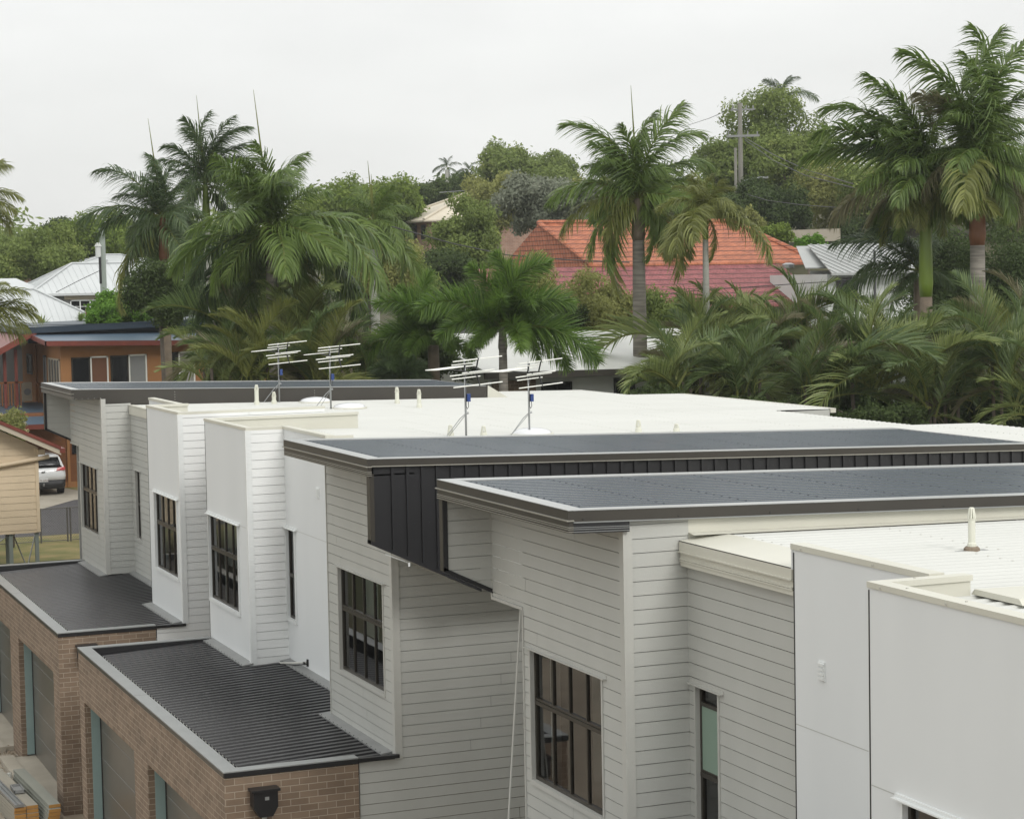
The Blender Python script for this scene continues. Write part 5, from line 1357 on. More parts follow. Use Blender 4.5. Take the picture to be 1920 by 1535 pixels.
def frond_mesh(style, kind, seed):
    key = (style, kind, seed)
    if key in FL:
        return FL[key]
    rg = np.random.default_rng(hash((style, kind, seed)) % 2**31 if False else (list(STY).index(style) * 97 + {'royal': 1, 'fox': 2, 'areca': 3}[kind[0]] * 13 + seed * 7 + 5))
    e0, dr = STY[style]; N = {'royal': 88, 'fox': 210, 'areca': 54}[kind[0]]
    S = 40; s = np.linspace(0, 1, S)
    ang = np.radians(e0 - dr * s ** 1.25); P = np.zeros((S, 3))
    for i in range(1, S):
        P[i] = P[i - 1] + np.array([math.cos(ang[i]), rg.normal(0, .04), math.sin(ang[i])]) / (S - 1)
    quads = []; mi = []
    # rachis as a tapered two-sided strip pair
    for i in range(S - 1):
        w0 = .012 * (1 - s[i]) + .002; w1 = .012 * (1 - s[i + 1]) + .002
        a, b = P[i], P[i + 1]
        for o in (np.array([0, 1, 0]), np.array([0, 0, 1.])):
            quads += [a - o * w0, b - o * w1, b + o * w1, a + o * w0]; mi.append(1)
    s0 = {'royal': .10, 'fox': .13, 'areca': .16}[kind[0]]
    for i in range(N):
        t = s0 + (1 - s0) * (i + rg.uniform(-.2, .2)) / (N - 1); t = min(max(t, 0), 1)
        f = t * (S - 1); j = min(int(f), S - 2); p0 = P[j] + (P[j + 1] - P[j]) * (f - j)
        T = P[min(j + 1, S - 1)] - P[j]; T = T / np.linalg.norm(T); Nn = np.array([-T[2], 0, T[0]])
        for sd in (1, -1):
            if kind[0] == 'royal':
                ln = .33 * (math.sin(math.pi * min(1, t * .93 + .10)) ** .5) * rg.uniform(.8, 1.12); ph = math.radians(62 - 34 * t); ps = math.radians(rg.choice([28, 4, -22]) + rg.normal(0, 8)); g = rg.uniform(.75, 1.45); wd = .0068
            elif kind[0] == 'fox':
                ln = .30 * (math.sin(math.pi * min(1, t * .93 + .10)) ** .45) * rg.uniform(.75, 1.1); ph = math.radians(58 - 18 * t); ps = math.radians(rg.uniform(-85, 88)); g = rg.uniform(.05, .4); wd = .0056
            else:
                ln = .27 * (math.sin(math.pi * min(1, t * .9 + .12)) ** .6) * rg.uniform(.9, 1.08); ph = math.radians(52 - 26 * t); ps = math.radians(34 + rg.normal(0, 7)); g = rg.uniform(.15, .7); wd = .0056
            d = math.cos(ph) * T + math.sin(ph) * (math.cos(ps) * np.array([0, sd, 0]) + math.sin(ps) * Nn)
            p = p0.copy(); K = 4; wv = T - (T @ d) * d; wv /= max(1e-6, np.linalg.norm(wv))
            if rg.random() < .5:
                wv = wv * .75 + np.cross(d, wv) * .66
            ws = [.55, 1, .85, .5, .06]; d = d.copy()
            for k in range(K):
                q = p + d * ln / K
                quads += [p - wv * wd * ws[k], q - wv * wd * ws[k + 1], q + wv * wd * ws[k + 1], p + wv * wd * ws[k]]; mi.append(0)
                p = q; d = d + np.array([0, 0, -1.]) * g * .42; d /= np.linalg.norm(d)
    V = np.array(quads); me = np_mesh('frond', V, [M[kind[1]], M['g_palm_olive']], mi)
    # merge the leaflet strips so that each leaflet is one island with one tone
    import bmesh
    bm = bmesh.new(); bm.from_mesh(me); bmesh.ops.remove_doubles(bm, verts=bm.verts, dist=1e-5); bm.to_mesh(me); bm.free()
    ch = P[-1]; FL[key] = (me, math.degrees(math.atan2(ch[2], ch[0])), float(np.hypot(ch[0], ch[2])))
    return FL[key]


def add_frond(root, base, tipx, tipy, depth, d, kind, rng, style=None, depth_off=None, vary=1.0):
    """one frond from 'base', whose tip lies tipx to the right and tipy up (metres, as seen from the street side), turned 'depth_off' degrees in depth"""
    e = math.degrees(math.atan2(tipy, abs(tipx) + 1e-6)); L = math.hypot(tipx, tipy)
    if style is None:
        style = 'up' if e > 50 else 'mid' if e > 8 else 'out' if e > -32 else 'hang'
    me, ce, cl = frond_mesh(style, kind, rng.randrange(3))
    off = depth_off if depth_off is not None else rng.choice((-1, 1)) * rng.uniform(5, 32)
    co = math.cos(math.radians(off)); L = math.hypot(tipx / co, tipy); e = math.degrees(math.atan2(tipy, abs(tipx) / co))
    az = math.degrees(math.atan2(RIGHT[1], RIGHT[0])) + (0 if tipx >= 0 else 180) + (off if tipx >= 0 else -off)
    o = bpy.data.objects.new('frond', me); COL.objects.link(o); o.parent = root; sc = L / cl * vary
    b = root['_b']
    o.matrix_local = Matrix.Translation((base[0] - b[0], base[1] - b[1], base[2] - b[2])) @ Matrix.Rotation(math.radians(az), 4, 'Z') @ Matrix.Rotation(-math.radians(e - ce), 4, 'Y') @ Matrix.Rotation(rng.uniform(-.5, .5), 4, 'X') @ Matrix.Scale(sc, 4)
    return o


def palm(label, px, py, d, tips, kind, trunk=(.2, .17), trunk_m='trunk_grey', shaft=None, spear=None, extra=6, seed=0, lean=(0, 0), group='tall palms behind the townhouses', skirt=0):
    rng = random.Random(seed + 3); c = at(px, py, d); s = FPX / d
    zg_p = float(terrain(c[0] + lean[0], c[1] + lean[1]))
    R = thing('palm_tree', label, 'palm', (c[0] + lean[0], c[1] + lean[1], zg_p), group)
    top = np.array([c[0], c[1], c[2]]); sl_ = shaft[0] if shaft else .3
    tb = top - np.array([0, 0, sl_])
    mb = MB(); n = 7; pts = []; rs = []
    for i in range(n):
        t = i / (n - 1); pts.append((c[0] + lean[0] * (1 - t) ** 1.5, c[1] + lean[1] * (1 - t) ** 1.5, zg_p - .3 + (tb[2] - zg_p + .3) * t)); rs.append(trunk[0] + (trunk[1] - trunk[0]) * t + .03 * math.sin(math.pi * t))
    mb.tube(pts, rs, 14); mb.build('trunk', M[trunk_m], R, smooth=True)
    if shaft:
        mb = MB(); mb.tube([tb, tb + (0, 0, sl_ * .12), tb + (0, 0, sl_ * .5), tb + (0, 0, sl_ * .95), top], [trunk[1] * 1.0, trunk[1] * 1.18, trunk[1] * 1.02, trunk[1] * .72, trunk[1] * .5], 14)
        mb.build('crownshaft', M[shaft[1]], R, smooth=True)
    if spear:
        for (dx, dy) in spear:
            mb = MB(); e_ = top + RIGHT * dx / s + np.array([0, 0, -dy / s]); mb.tube([tuple(top), tuple(top * .5 + e_ * .5), tuple(e_)], [.045, .03, .006], 6); mb.build('spear_leaf', M['g_palm_olive'], R)
    for tp in tips:
        dx, dy = tp[:2]; k = kind; st = None; off = None
        for q in tp[2:]:
            if q in M: k = (kind[0], q)
            elif q in STY: st = q
            else: off = q
        add_frond(R, top - np.array([0, 0, rng.uniform(0, .12)]), dx / s, -dy / s, 0, d, k, rng, st, off)
    for i in range(skirt):
        sg = rng.choice((-1, 1)); el = math.radians(rng.uniform(38, 74)); L = rng.uniform(1.5, 2.1) * d / 62
        add_frond(R, top - np.array([0, 0, .12]), sg * L * math.cos(el), -L * math.sin(el), 0, d, (rng.choice((kind, (kind[0], 'g_palm_olive'), kind)) if px > 1000 else kind), rng, 'hang', rng.choice((-1, 1, 1)) * rng.uniform(20, 72) * (1 if sg < 0 else -1))
    mean = sum(math.hypot(t[0], t[1]) for t in tips) / max(1, len(tips)) / s
    for i in range(extra):
        a = rng.uniform(0, 360); el = rng.choice((60, 30, 0, -25)) + rng.uniform(-10, 10)
        L = mean * rng.uniform(.75, 1.0)
        add_frond(R, top, L * math.cos(math.radians(el)) * (1 if rng.random() < .5 else -1) * .5, L * math.sin(math.radians(el)), 0, d, kind, rng, None, rng.choice((-1, 1)) * rng.uniform(45, 68))
    return R


RG, RD, RO_, RB = ('royal', 'g_palm'), ('royal', 'g_palm_dark'), ('royal', 'g_palm_olive'), ('royal', 'g_palm_brown')
palm('tall dark palm with rust brown crownshaft, leftmost of the pair against the sky at left', 305, 408, 72, [(-132, -92), (-48, -128), (-95, -40), (-120, 45), (-78, 175, 'g_palm_olive', 'hang'), (-60, 120, 'hang'), (20, -110), (55, -85), (75, -10), (70, 60), (40, 120), (-20, 100), (-15, -120), (-140, 10)], RD, (.16, .15), 'fibre', (1.5, 'shaft_rust'), [(-22, -185)], 12, 1, skirt=6)
palm('dark palm with yellow green crownshaft, right one of the left-hand pair against the sky', 385, 345, 78, [(-66, -120), (32, -142), (95, -105), (105, -40), (-75, -70), (62, -128), (-22, -138), (88, -10), (-68, 25), (58, 45), (-30, 75), (30, 80), (100, -70), (-100, -30)], RD, (.14, .14), 'trunk_pale', (1.6, 'shaft_green'), [(-12, -165)], 12, 2, skirt=4)
palm('largest palm at left with very long drooping fronds and a tall spear leaf', 508, 425, 62, [(90, -165), (45, -90), (-85, -60), (235, 60, 'out'), (222, 130, 'out'), (150, 205, 'out'), (-175, 165, 'out', 'g_palm_dark'), (-190, 90, 'out'), (-150, 20), (-110, 130), (-30, 190, 'hang'), (50, 190, 'hang', 'g_palm_olive'), (120, 120), (180, 30), (-60, -20), (120, -60), (170, 215, 'out', 'g_palm_dark'), (-130, 230, 'out', 'g_palm_dark'), (-20, 110), (60, 100)], RG, (.22, .18), 'trunk_grey', (1.0, 'fibre'), [(-26, -255)], 18, 3, skirt=14)
palm('palm with pale slim trunk just right of the largest palm, short spear leaf', 700, 412, 76, [(55, -50), (78, 35), (60, 85), (-58, -35), (20, -70), (-60, 60), (80, -15), (-85, 15), (10, 90), (45, 110)], RG, (.15, .14), 'trunk_pale', (1.1, 'shaft_green'), [(-8, -110), (-2, -85)], 6, 4, skirt=5)
palm('tall grey trunked palm with spear leaf standing before the red tiled roof', 1196, 372, 64, [(-150, -140), (-110, -60), (72, -190), (130, -115), (150, -60), (165, 0), (-175, 10), (-150, 70, 'out', 'g_palm_olive'), (-60, 150, 'hang'), (-35, 185, 'hang', 'g_palm_olive'), (20, 120, 'hang'), (95, 115, 'out', 'g_palm_olive'), (130, 60), (-80, -120), (20, -140), (45, -170), (-100, 120), (60, 160, 'hang', 'g_palm_olive')], RG, (.22, .19), 'trunk_grey', (1.3, 'fibre'), [(-10, -210)], 12, 5, skirt=8)
palm('yellowish palm with slim trunk right of the middle one, one frond arching over the tiles', 1322, 392, 61, [(-70, 55), (-48, 120, 'hang'), (118, 105, 'out'), (95, 60), (-95, 5), (60, -45), (-22, -80), (32, -66), (-62, -45), (5, 95, 'hang'), (75, 0), (-80, 90, 'out')], RO_, (.095, .085), 'trunk_pale', (.9, 'shaft_green'), None, 7, 6, skirt=5)
palm('tall palm with bright green crownshaft above a fibrous trunk at right', 1735, 345, 64, [(-190, -150), (-125, -215, 'up'), (-235, -40, 'out'), (-175, 75, 'out', 'g_palm_brown'), (-110, 85, 'hang', 'g_palm_brown'), (28, 80, 'hang', 'g_palm_olive', -62), (60, 60, 'hang', 'g_palm_olive'), (-60, -200), (-15, -170), (62, -150), (115, -70), (-215, -95), (-150, 15), (100, 30), (25, -200), (-130, -110), (-80, 110, 'hang', 'g_palm_olive'), (-40, 90, 'hang', 'g_palm_olive', -60), (-160, -60, 'g_palm_dark'), (-95, -150)], RG, (.25, .19), 'fibre', (3.5, 'shaft_green'), [(-30, -190)], 14, 7, skirt=9)
palm('tallest palm with orange brown shaft over smooth grey trunk at the right edge', 1832, 300, 63, [(-148, -235, 'up'), (-18, -270, 'up'), (45, -250, 'up'), (95, -235, 'up'), (-85, -215), (125, -120), (120, 40), (95, 110, 'out', 'g_palm_brown'), (-60, 105, 'hang', 'g_palm_olive'), (-115, 80, 'out', 'g_palm_brown'), (-110, 10), (20, 110, 'hang', 'g_palm_olive'), (75, 130, 'hang', 'g_palm_brown'), (-70, -120), (60, -170), (140, -30), (-120, -130, 'g_palm_brown'), (0, -200), (-90, 120, 'hang', 'g_palm_olive'), (110, 95, 'out', 'g_palm_olive')], RG, (.24, .22), 'trunk_grey', (2.6, 'shaft_rust'), None, 16, 8, skirt=14)
palm('dark low palm reaching left from behind the bright green crownshaft', 1722, 505, 66, [(-165, -50, 'mid'), (-148, 72, 'out'), (-110, -75), (-60, -80), (70, 40), (-128, 10), (40, -60), (-80, 80, 'hang')], RD, (.16, .15), 'fibre', None, None, 4, 9)
palm('palm at the left edge of the photo, its fronds reaching in above the trees', -62, 378, 58, [(98, -62), (110, -5), (95, 28, 'out'), (70, 62, 'out'), (60, -90), (-60, -40), (-90, 20), (20, -110), (80, 45)], RO_, (.2, .18), 'trunk_grey', None, None, 3, 10)
palm('low palm at the left edge with pale fronds in front of the silver roof', -58, 600, 52, [(118, -48), (132, 0), (110, 25, 'out'), (70, -70), (-70, -20), (20, -80), (90, 40, 'out'), (125, -22)], RO_, (.16, .15), 'trunk_grey', None, None, 3, 11)
palm('distant palm rising above the big round tree on the right hill', 1466, 182, 150, [(-62, 18), (-36, -32), (38, -38), (62, 12), (20, -42), (-12, -36), (50, 40), (-50, 42), (30, 30), (-20, 35)], RD, (.2, .18), 'trunk_pale', None, None, 3, 12)
palm('small dark palm silhouetted on the ridge left of the round tree', 838, 312, 185, [(-28, 10), (-15, -16), (12, -20), (28, -2), (20, 18), (-20, 22), (0, 24)], RD, (.2, .18), 'trunk_pale', None, None, 2, 13)
palm('second small dark palm silhouetted on the ridge, nearer the round tree', 880, 318, 188, [(-26, 8), (-12, -14), (14, -14), (27, 6), (18, 20), (-18, 20)], RD, (.2, .18), 'trunk_pale', None, None, 2, 14)
FX = ('fox', 'g_foxtail')
fg = 'bushy foxtail palms behind the white roof'
palm('bushy foxtail palm with grey trunk behind the two right-hand antennas', 942, 610, 58, [(-18, -150, 'up'), (100, -118, 'mid'), (142, -40, 'mid'), (172, 75, 'out'), (-95, -70), (-165, -30, 'out'), (-75, 75, 'hang'), (70, 70, 'hang'), (30, -130), (-55, -125), (130, 30, 'out'), (-10, -95, 'up', 60), (10, -60, 'mid', -64), (120, 90, 'hang'), (-120, 20, 'out')], FX, (.125, .115), 'trunk_grey', (.7, 'trunk_grey'), None, 16, 21, group=fg)
palm('bushy foxtail palm left of the other, with dark fibrous trunk', 812, 628, 60, [(-112, -60), (-132, 40, 'out'), (-60, -100), (0, -128), (62, -85), (-85, 70, 'hang'), (90, -25), (70, 50, 'hang'), (-100, 0, 'out'), (-30, -60, 'mid', -60)], FX, (.17, .16), 'fibre', None, None, 14, 22, group=fg)
palm('low dark foxtail palm just above the far dark roof', 752, 712, 59, [(-60, -25), (-40, -50), (10, -60), (52, -35), (62, 0), (-65, 5), (30, -52)], ('fox', 'g_palm_dark'), (.12, .12), 'fibre', None, None, 4, 23, group=fg)


def clump(label, px, py, d, n, L, kind, seed, spread=1.0, group='clumping palms behind the roof', up=.8):
    rng = random.Random(seed); c = at(px, py, d); zg_c = float(terrain(c[0], c[1]))
    R = thing('clumping_palm', label, 'palm clump', (c[0], c[1], zg_c), group)
    for i in range(2):
        a = rng.uniform(0, 6.28); q = (c[0] + .3 * math.cos(a), c[1] + .3 * math.sin(a))
        mb = MB(); mb.tube([(q[0] * .6 + c[0] * .4, q[1] * .6 + c[1] * .4, zg_c - .2), (q[0] + .2 * math.cos(a), q[1] + .2 * math.sin(a), c[2] + rng.uniform(-.3, .3))], [.06, .045], 7); mb.build('stem', M['bark'], R)
    for i in range(n):
        el = rng.uniform(25, 82) if rng.random() < up else rng.uniform(-50, 20)
        s_ = rng.choice((-1, 1)); l = L * rng.uniform(.7, 1.1)
        k = kind
        u = rng.random()
        if u < .09: k = (kind[0], 'g_palm_brown')
        elif u < .38: k = (kind[0], 'g_areca_dark')
        b = c + RIGHT * rng.uniform(-.45, .45) * spread + AWAY * rng.uniform(-.4, .4) + np.array([0, 0, rng.uniform(-.7, .35)])
        add_frond(R, b, s_ * l * math.cos(math.radians(el)), l * math.sin(math.radians(el)), 0, d, k, rng, 'arch' if el > 20 else 'out', rng.choice((-1, 1)) * rng.uniform(0, 60))
    return R


AR, AD = ('areca', 'g_areca'), ('areca', 'g_areca_dark')
CL = [
    (1268, 722, 57, 15, 1.9, AR, 'clumping palm with pale upright fronds in front of the low white building'),
    (1312, 698, 60, 17, 2.2, AR, 'clumping palm right of the low white building, pale arching fronds'),
    (1355, 668, 62, 16, 2.1, AR, 'clumping palm with yellowing fronds below the maroon tiled roof'),
    (1400, 720, 57, 16, 2.1, AD, 'dark clumping palm at the roof edge, dry fronds hanging at its foot'),
    (1468, 680, 60, 17, 2.2, AR, 'clumping palm under the right end of the maroon roof'),
    (1530, 725, 57, 16, 2.1, AD, 'dark clumping palm beside the gutter end of the white roof'),
    (1575, 690, 62, 16, 1.9, AD, 'clumping palm below the grey roofed white house'),
    (1630, 715, 57, 17, 2.3, AR, 'clumping palm with one bright upright frond right of the gutter end'),
    (1690, 695, 60, 15, 2.0, AD, 'clumping palm at the foot of the bright green crownshaft palm'),
    (1735, 740, 56, 16, 2.0, AR, 'clumping palm between the two tall right-hand trunks, yellow frond tips'),
    (1800, 735, 57, 13, 1.8, AD, 'low dark clumping palm below the smooth grey trunk'),
    (1880, 690, 56, 16, 2.2, AD, 'clumping palm in front of the dark tree at the right edge'),
    (1935, 740, 54, 14, 2.2, AR, 'clumping palm cut by the right edge of the photo'),
    (415, 704, 60, 13, 1.8, AR, 'clumping palm covering the right end of the orange house'),
    (452, 640, 63, 17, 2.3, AR, 'clumping palm with a pale new frond under the largest palm'),
    (480, 690, 59, 16, 2.2, ('areca', 'g_palm_olive'), 'olive clumping palm behind the leftmost antenna'),
    (555, 650, 62, 16, 2.3, AR, 'clumping palm behind the second antenna from the left'),
    (615, 700, 59, 15, 2.0, ('areca', 'g_palm_olive'), 'olive clumping palm right of the second antenna'),
    (670, 705, 60, 13, 1.8, AD, 'low dark clumping palm left of the foxtail palms'),
    (1325, 678, 63, 14, 2.0, AR, 'pale clumping palm touching the lower edge of the maroon tiles'),
    (1430, 655, 63, 14, 1.9, ('areca', 'g_palm_olive'), 'yellow olive clumping palm rising highest under the maroon roof'),
    (1505, 698, 62, 14, 1.9, AR, 'pale clumping palm left of the grey roofed white house'),
    (1640, 690, 61.5, 14, 2.0, AR, 'pale clumping palm just left of the bright green shaft'),
    (1775, 700, 60, 15, 2.0, AR, 'pale clumping palm between the green shaft and the grey trunk'),
    (1845, 705, 60, 15, 2.1, ('areca', 'g_palm_olive'), 'olive clumping palm in front of the smooth grey trunk'),
    (1905, 650, 62, 14, 2.1, AD, 'dark clumping palm high at the right edge'),
]
for i, (px, py, d, n, L, k, lab) in enumerate(CL):
    clump(lab, px, py, d, n + 7, L * (.92 + .3 * ((i * 37) % 10) / 10), k, 40 + i, up=.74)

# ================================================================== broadleaf trees and shrubs


def leaves(centres, radii, n, size, rg, flat=.75, skew=.35):
    """leaf quads spread through lobes, denser towards each lobe's surface"""
    centres = np.array(centres); radii = np.array(radii); w = (radii.prod(1)) ** (2 / 3); w /= w.sum()
    k = rg.choice(len(centres), n, p=w)
    u = rg.normal(size=(n, 3)); u /= np.linalg.norm(u, axis=1)[:, None]
    r = rg.uniform(.25, 1, n) ** .42
    # clumps: pull leaves towards random twig ends
    r *= 1 + .13 * np.sin(u[:, 0] * 7 + k * 1.7) * np.sin(u[:, 1] * 6 + k) + .10 * np.sin(u[:, 2] * 9 + k * 2.3)
    c = centres[k] + u * radii[k] * r[:, None] + rg.normal(0, size * .8, (n, 3))
    nr = u * .8 + rg.normal(0, .6, (n, 3)) + [0, 0, .35]; nr /= np.linalg.norm(nr, axis=1)[:, None]
    t = np.cross(nr, rg.normal(size=(n, 3))); t /= np.linalg.norm(t, axis=1)[:, None]; b = np.cross(nr, t)
    s = size * rg.uniform(.6, 1.35, n)[:, None]
    V = np.stack([c - t * s * .9, c - b * s * .42, c + t * s * .9, c + b * s * .42], 1).reshape(-1, 3)
    return V


def tree(label, px, yt, yb, w, d, m, n=9000, seed=0, cat='tree', name='broadleaf_tree', lobes=None, size=None, group=None, depth=1.0, trunk=True, flowers=None):
    rg = np.random.default_rng(seed + 100); s = FPX / d
    c = at(px, (yt + yb) / 2, d); rx, rz = w / 2 / s, (yb - yt) / 2 / s; ry = rx * depth
    zg_t = float(terrain(c[0], c[1])); zg_t = min(zg_t, c[2] - rz * .9)
    R = thing(name, label, cat, (c[0], c[1], zg_t), group); b = np.array(R['_b'])
    L = lobes or max(12, int(10 + w / 7)); cs, rs = [], []
    for i in range(L):
        u = rg.normal(size=3); u /= np.linalg.norm(u); q = rg.uniform(.3, .92)
        f = rg.uniform(.16, .40)
        p = c + RIGHT * u[0] * rx * q + AWAY * u[1] * ry * q + np.array([0, 0, u[2] * rz * q]); cs.append(p); rr = f * min(rx, rz) * (1.25 if i % 3 else 1); rs.append((rr * 1.1, rr * 1.1, rr * .9))
    cs.append(c); rs.append((rx * .58, ry * .58, rz * .58))
    V = leaves(cs, rs, n, size or max(.05, d * .00098), rg) - b
    me = np_mesh('crown', V, [M[m]]); o = bpy.data.objects.new('crown', me); COL.objects.link(o); o.parent = R
    if trunk:
        mb = MB(); r0 = max(.08, rx * .07); mid = c - np.array([0, 0, rz * .5])
        mb.tube([(c[0], c[1], zg_t - .3), (c[0] + r0, c[1], (zg_t + mid[2]) / 2), tuple(mid)], [r0 * 1.2, r0, r0 * .7], 8)
        mb.build('trunk', M['bark'], R, smooth=True)
        for i in range(min(6, L)):
            mb = MB(); mb.tube([tuple(mid - np.array([0, 0, rz * .2])), tuple(mid * .5 + cs[i] * .5 + np.array([0, 0, -.1 * rz])), tuple(cs[i])], [r0 * .5, r0 * .35, r0 * .12], 6); mb.build('limb', M['bark'], R)
    if flowers:
        mb = MB()
        for i in range(flowers[1]):
            u = rg.normal(size=3); u /= np.linalg.norm(u); u[1] = -abs(u[1]); p = c + RIGHT * u[0] * rx * .9 + AWAY * u[1] * ry * .9 + np.array([0, 0, abs(u[2]) * rz * .9]); q = flowers[2]
            for a in range(5):
                t = a * 1.257; mb.poly([tuple(p), tuple(p + RIGHT * q * math.cos(t - .4) + np.array([0, 0, q * math.sin(t - .4)])), tuple(p + RIGHT * q * 1.4 * math.cos(t) + np.array([0, 0, q * 1.4 * math.sin(t)]) - AWAY * .01), tuple(p + RIGHT * q * math.cos(t + .4) + np.array([0, 0, q * math.sin(t + .4)]))])
        mb.build('flowers', M[flowers[0]], R)
    return R


TR = [
    # label, px, ytop, ybottom, width, depth, material, n
    ('olive tree at the far left edge above the pink brick house', 5, 428, 540, 120, 122, 'g_tree', 8000),
    ('round mid green tree above the silver roofs at far left', 82, 428, 545, 150, 118, 'g_tree', 12000),
    ('tall loose tree on the left skyline, behind the round one', 170, 388, 500, 150, 145, 'g_tree_light', 9000),
    ('dark tree on the left skyline beside the power pole', 232, 405, 490, 110, 150, 'g_tree', 8000),
    ('low dark tree on the left skyline at the edge', 115, 410, 470, 110, 165, 'g_tree_dark', 6000),
    ('bright green shrub behind the orange house', 222, 540, 622, 110, 90, 'g_shrub', 9000),
    ('dark bushy tree between the bright shrub and the palms', 300, 490, 625, 120, 69, 'g_tree_dark', 10000),
    ('dark tree filling the gap under the two dark palms', 400, 440, 610, 130, 86, 'g_tree_dark', 9000),
    ('dark green tree behind the trunk of the largest palm', 520, 480, 660, 200, 80, 'g_tree_dark', 12000),
    ('pale leaved tree on the skyline behind the largest palm', 655, 318, 470, 130, 150, 'g_tree_light', 9000),
    ('light green tree on the skyline right of the largest palm', 745, 326, 450, 120, 158, 'g_tree_light', 9000),
    ('dull green tree low on the skyline behind the spear leaf', 610, 340, 440, 110, 172, 'g_tree_light', 6000),
    ('olive tree behind the slim trunked palm', 690, 430, 580, 170, 92, 'g_tree_olive', 10000),
    ('dark tree in front of the pink brick house base', 745, 445, 600, 130, 96, 'g_tree', 9000),
    ('dark green tree behind the cream roof, left side', 790, 332, 420, 110, 172, 'g_tree_dark', 7000),
    ('dark tree under the two small ridge palms', 860, 318, 420, 120, 180, 'g_tree_dark', 7000),
    ('big round tree topping the ridge in the middle', 975, 262, 400, 165, 182, 'g_tree', 14000),
    ('smaller rounded tree at the right foot of the ridge tree', 1035, 300, 400, 110, 178, 'g_tree', 8000),
    ('olive brown tree left of the silver leaved tree', 930, 322, 440, 140, 150, 'g_tree_olive', 10000),
    ('silver leaved tree above the red tiled roof', 1015, 318, 440, 150, 118, 'g_silver', 13000),
    ('second silver leaved tree, lower right of the first', 1085, 345, 440, 120, 116, 'g_silver', 9000),
    ('loose green and brown tree hiding the right side of the pink brick house', 872, 372, 520, 165, 110, 'g_tree', 13000),
    ('low dark tree under the pink brick house windows', 840, 460, 560, 120, 104, 'g_tree_dark', 8000),
    ('olive tree between the ridge tree and the middle palm', 1120, 335, 430, 130, 140, 'g_tree_olive', 8000),
    ('hazy green tree behind the fronds of the middle palm', 1230, 350, 430, 170, 150, 'g_tree', 8000),
    ('large light green tree on the right hill behind the power pole', 1440, 178, 400, 185, 138, 'g_tree', 20000),
    ('green tree left of the tall power pole', 1350, 232, 410, 130, 136, 'g_tree', 11000),
    ('dark green tree right of the tall power pole', 1500, 230, 425, 150, 132, 'g_tree', 13000),
    ('deep green tree below the street light arm', 1440, 330, 450, 170, 122, 'g_tree_dark', 13000),
    ('olive brown tree behind the brown fronds at right', 1575, 285, 450, 150, 126, 'g_tree_olive', 11000),
    ('bright shrub at the right end of the terracotta ridge', 1450, 418, 470, 80, 108, 'g_tree_light', 4000),
    ('pale yellow green shrub on the right hill by the garden wall', 1515, 442, 480, 60, 104, 'g_shrub', 3000),
    ('row of pale bushes along the top of the right hill', 1620, 400, 470, 120, 120, 'g_tree_dark', 7000),
    ('scrubby olive tree hiding the left end of the maroon roof', 1085, 500, 690, 130, 71, 'g_tree_olive', 6500),
    ('scrubby olive tree beside the grey trunk of the middle palm', 1140, 505, 670, 110, 72, 'g_tree_olive', 5500),
    ('dark shrubby tree right of the middle palm trunk', 1245, 535, 660, 120, 73, 'g_tree', 8000),
    ('dark shrub under the bushy foxtail palm', 800, 610, 735, 150, 62, 'g_tree_dark', 9000),
    ('green tree right of the foxtail palm', 1040, 545, 640, 110, 70, 'g_tree_dark', 6000),
    ('dense dark tree between the two tall right-hand trunks', 1775, 420, 660, 170, 72, 'g_tree_dark', 15000),
    ('dense dark tree at the right edge behind the grey trunk', 1885, 400, 670, 180, 70, 'g_tree_dark', 17000),
    ('fine leaved dark shrub low at the right, above the white roof', 1770, 700, 830, 190, 60, 'g_tree_dark', 14000),
    ('fine leaved shrub cut by the right edge, above the white roof', 1890, 700, 835, 150, 59, 'g_tree_dark', 11000),
    ('dark undergrowth behind the gutter end of the white roof', 1590, 690, 820, 210, 61, 'g_tree_dark', 12000),
    ('dark undergrowth behind the clumping palms, middle', 1440, 650, 800, 220, 64, 'g_tree_dark', 13000),
    ('dark undergrowth behind the clumping palms, left end', 1300, 660, 770, 170, 64, 'g_tree_dark', 8000),
    ('dark undergrowth behind the olive palm clumps', 560, 600, 730, 250, 66, 'g_tree_dark', 13000),
    ('dark undergrowth at the right end of the orange house', 455, 600, 730, 150, 67, 'g_tree_dark', 9000),
    ('tree on the right hill behind the top of the green shafted palm', 1650, 290, 460, 150, 122, 'g_tree', 10000),
    ('tree on the right hill between the two tall right-hand palms', 1760, 270, 450, 150, 118, 'g_tree_olive', 10000),
    ('tree on the right hill cut by the right edge of the photo', 1890, 270, 460, 170, 116, 'g_tree', 10000),
    ('olive tree hiding the left end of the red tiled house', 985, 478, 620, 120, 73, 'g_tree_olive', 7000),
    ('low shrub on the right hill below the street light', 1400, 395, 450, 90, 116, 'g_tree_olive', 4000),
    ('fine dark shrub at the white roof edge, left of the gutter end', 1420, 742, 800, 230, 55.5, 'g_tree_dark', 9000),
    ('fine dark shrub at the white roof edge, right of the gutter end', 1640, 750, 820, 220, 55, 'g_tree_dark', 9000),
    ('fine dark shrub at the white roof edge behind the antenna palms', 1230, 722, 770, 140, 56, 'g_tree_dark', 5000),
    ('green shrub low between the palm clumps and foxtail palms', 700, 610, 730, 110, 65, 'g_tree', 8000),
]
for i, (lab, px, yt, yb, w, d, m, n) in enumerate(TR):
    tree(lab, px, yt, yb, w * 1.12, d, m, int(n * 2), seed=i, name='shrub' if ('shrub' in lab or 'undergrowth' in lab or 'bushes' in lab) else 'broadleaf_tree', cat='shrub' if ('shrub' in lab or 'undergrowth' in lab or 'bushes' in lab) else 'tree')
tree('frangipani bush with cream flowers beside the eave of the cream weatherboard house', 14, 772, 850, 100, 66, 'g_tree_olive', 5000, seed=77, name='shrub', cat='shrub', flowers=('petal', 14, .05))


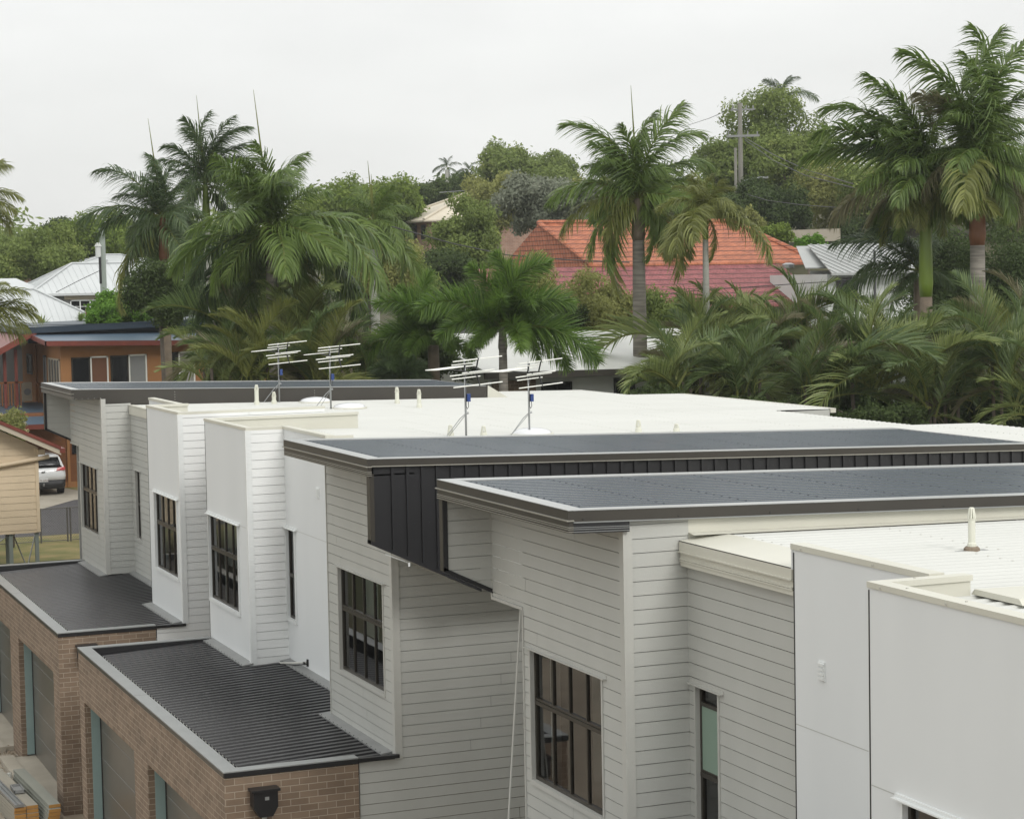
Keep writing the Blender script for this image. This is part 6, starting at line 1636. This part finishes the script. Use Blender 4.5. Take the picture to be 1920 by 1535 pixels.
# spiky rosette plants behind the orange house
def spiky(label, px, py, d, L, seed):
    rng = random.Random(seed); c = at(px, py, d); zg_s = float(terrain(c[0], c[1])); R = thing('spiky_plant', label, 'plant', (c[0], c[1], zg_s), 'spiky plants behind the orange house')
    mb = MB(); mb.tube([(c[0], c[1], zg_s), tuple(c)], [.08, .06], 8); mb.build('stem', M['bark'], R)
    mb = MB()
    for i in range(60):
        a = rng.uniform(0, 6.28); e = rng.uniform(-.1, 1.45); l = L * rng.uniform(.75, 1.05)
        dv_ = np.array([math.cos(a) * math.cos(e), math.sin(a) * math.cos(e), math.sin(e)]); w = np.cross(dv_, [0, 0, 1.]); w = w / (np.linalg.norm(w) + 1e-6) * .035
        m_ = c + dv_ * l * .6; t_ = c + dv_ * l + np.array([0, 0, -.12 * l]); mb.poly([tuple(c - w * .6), tuple(m_ - w), tuple(t_), tuple(m_ + w), tuple(c + w * .6)])
    mb.build('leaves', M['g_palm'], R)


spiky('spiky green rosette plant standing above the navy roof at left', 78, 622, 96, 1.0, 1)
spiky('small spiky plant beside the red flue pole', 152, 604, 96, .6, 2)
spiky('small spiky plant right of the red flue pole', 192, 606, 97, .55, 3)

# distant wooded ridge that reads as one mass
rg = np.random.default_rng(5)
cs, rs = [], []
for i in range(150):
    px = rg.uniform(-150, 2100); d = rg.uniform(190, 235); base = np.interp(px, [-150, 200, 500, 700, 900, 1100, 1300, 1500, 2100], [455, 448, 410, 385, 360, 370, 350, 330, 330])
    p = at(px, base + rg.uniform(10, 55), d); cs.append(p); q = rg.uniform(2.2, 4.2); rs.append((q * 1.3, q * 1.3, q))
V = leaves(cs, rs, 60000, .42, rg); base_ = np.array([60, 190, 0.])
me = np_mesh('distant_woods', V - base_, [M['g_tree']]); o = bpy.data.objects.new('distant_woods', me); COL.objects.link(o); o.location = (base_[0], base_[1], base_[2] + H); o['kind'] = 'stuff'; o['label'] = 'far wooded ridge along the skyline behind the houses'; o['category'] = 'woods'

# thin haze over the whole place
hz = MB(); hz.box(-720, 920, -320, 1320, -H - 12, 40)
M['haze'] = bpy.data.materials.new('haze'); M['haze'].use_nodes = True
nt = M['haze'].node_tree; nt.nodes.clear(); ho = nd(nt, 'ShaderNodeOutputMaterial'); hv = nd(nt, 'ShaderNodeVolumePrincipled')
hv.inputs['Color'].default_value = (.93, .95, .96, 1); hv.inputs['Density'].default_value = .0003; nt.links.new(hv.outputs[0], ho.inputs['Volume'])
o = hz.build('haze', M['haze']); o['kind'] = 'stuff'; o['label'] = 'thin pale haze in the air over the suburb'; o['category'] = 'haze'
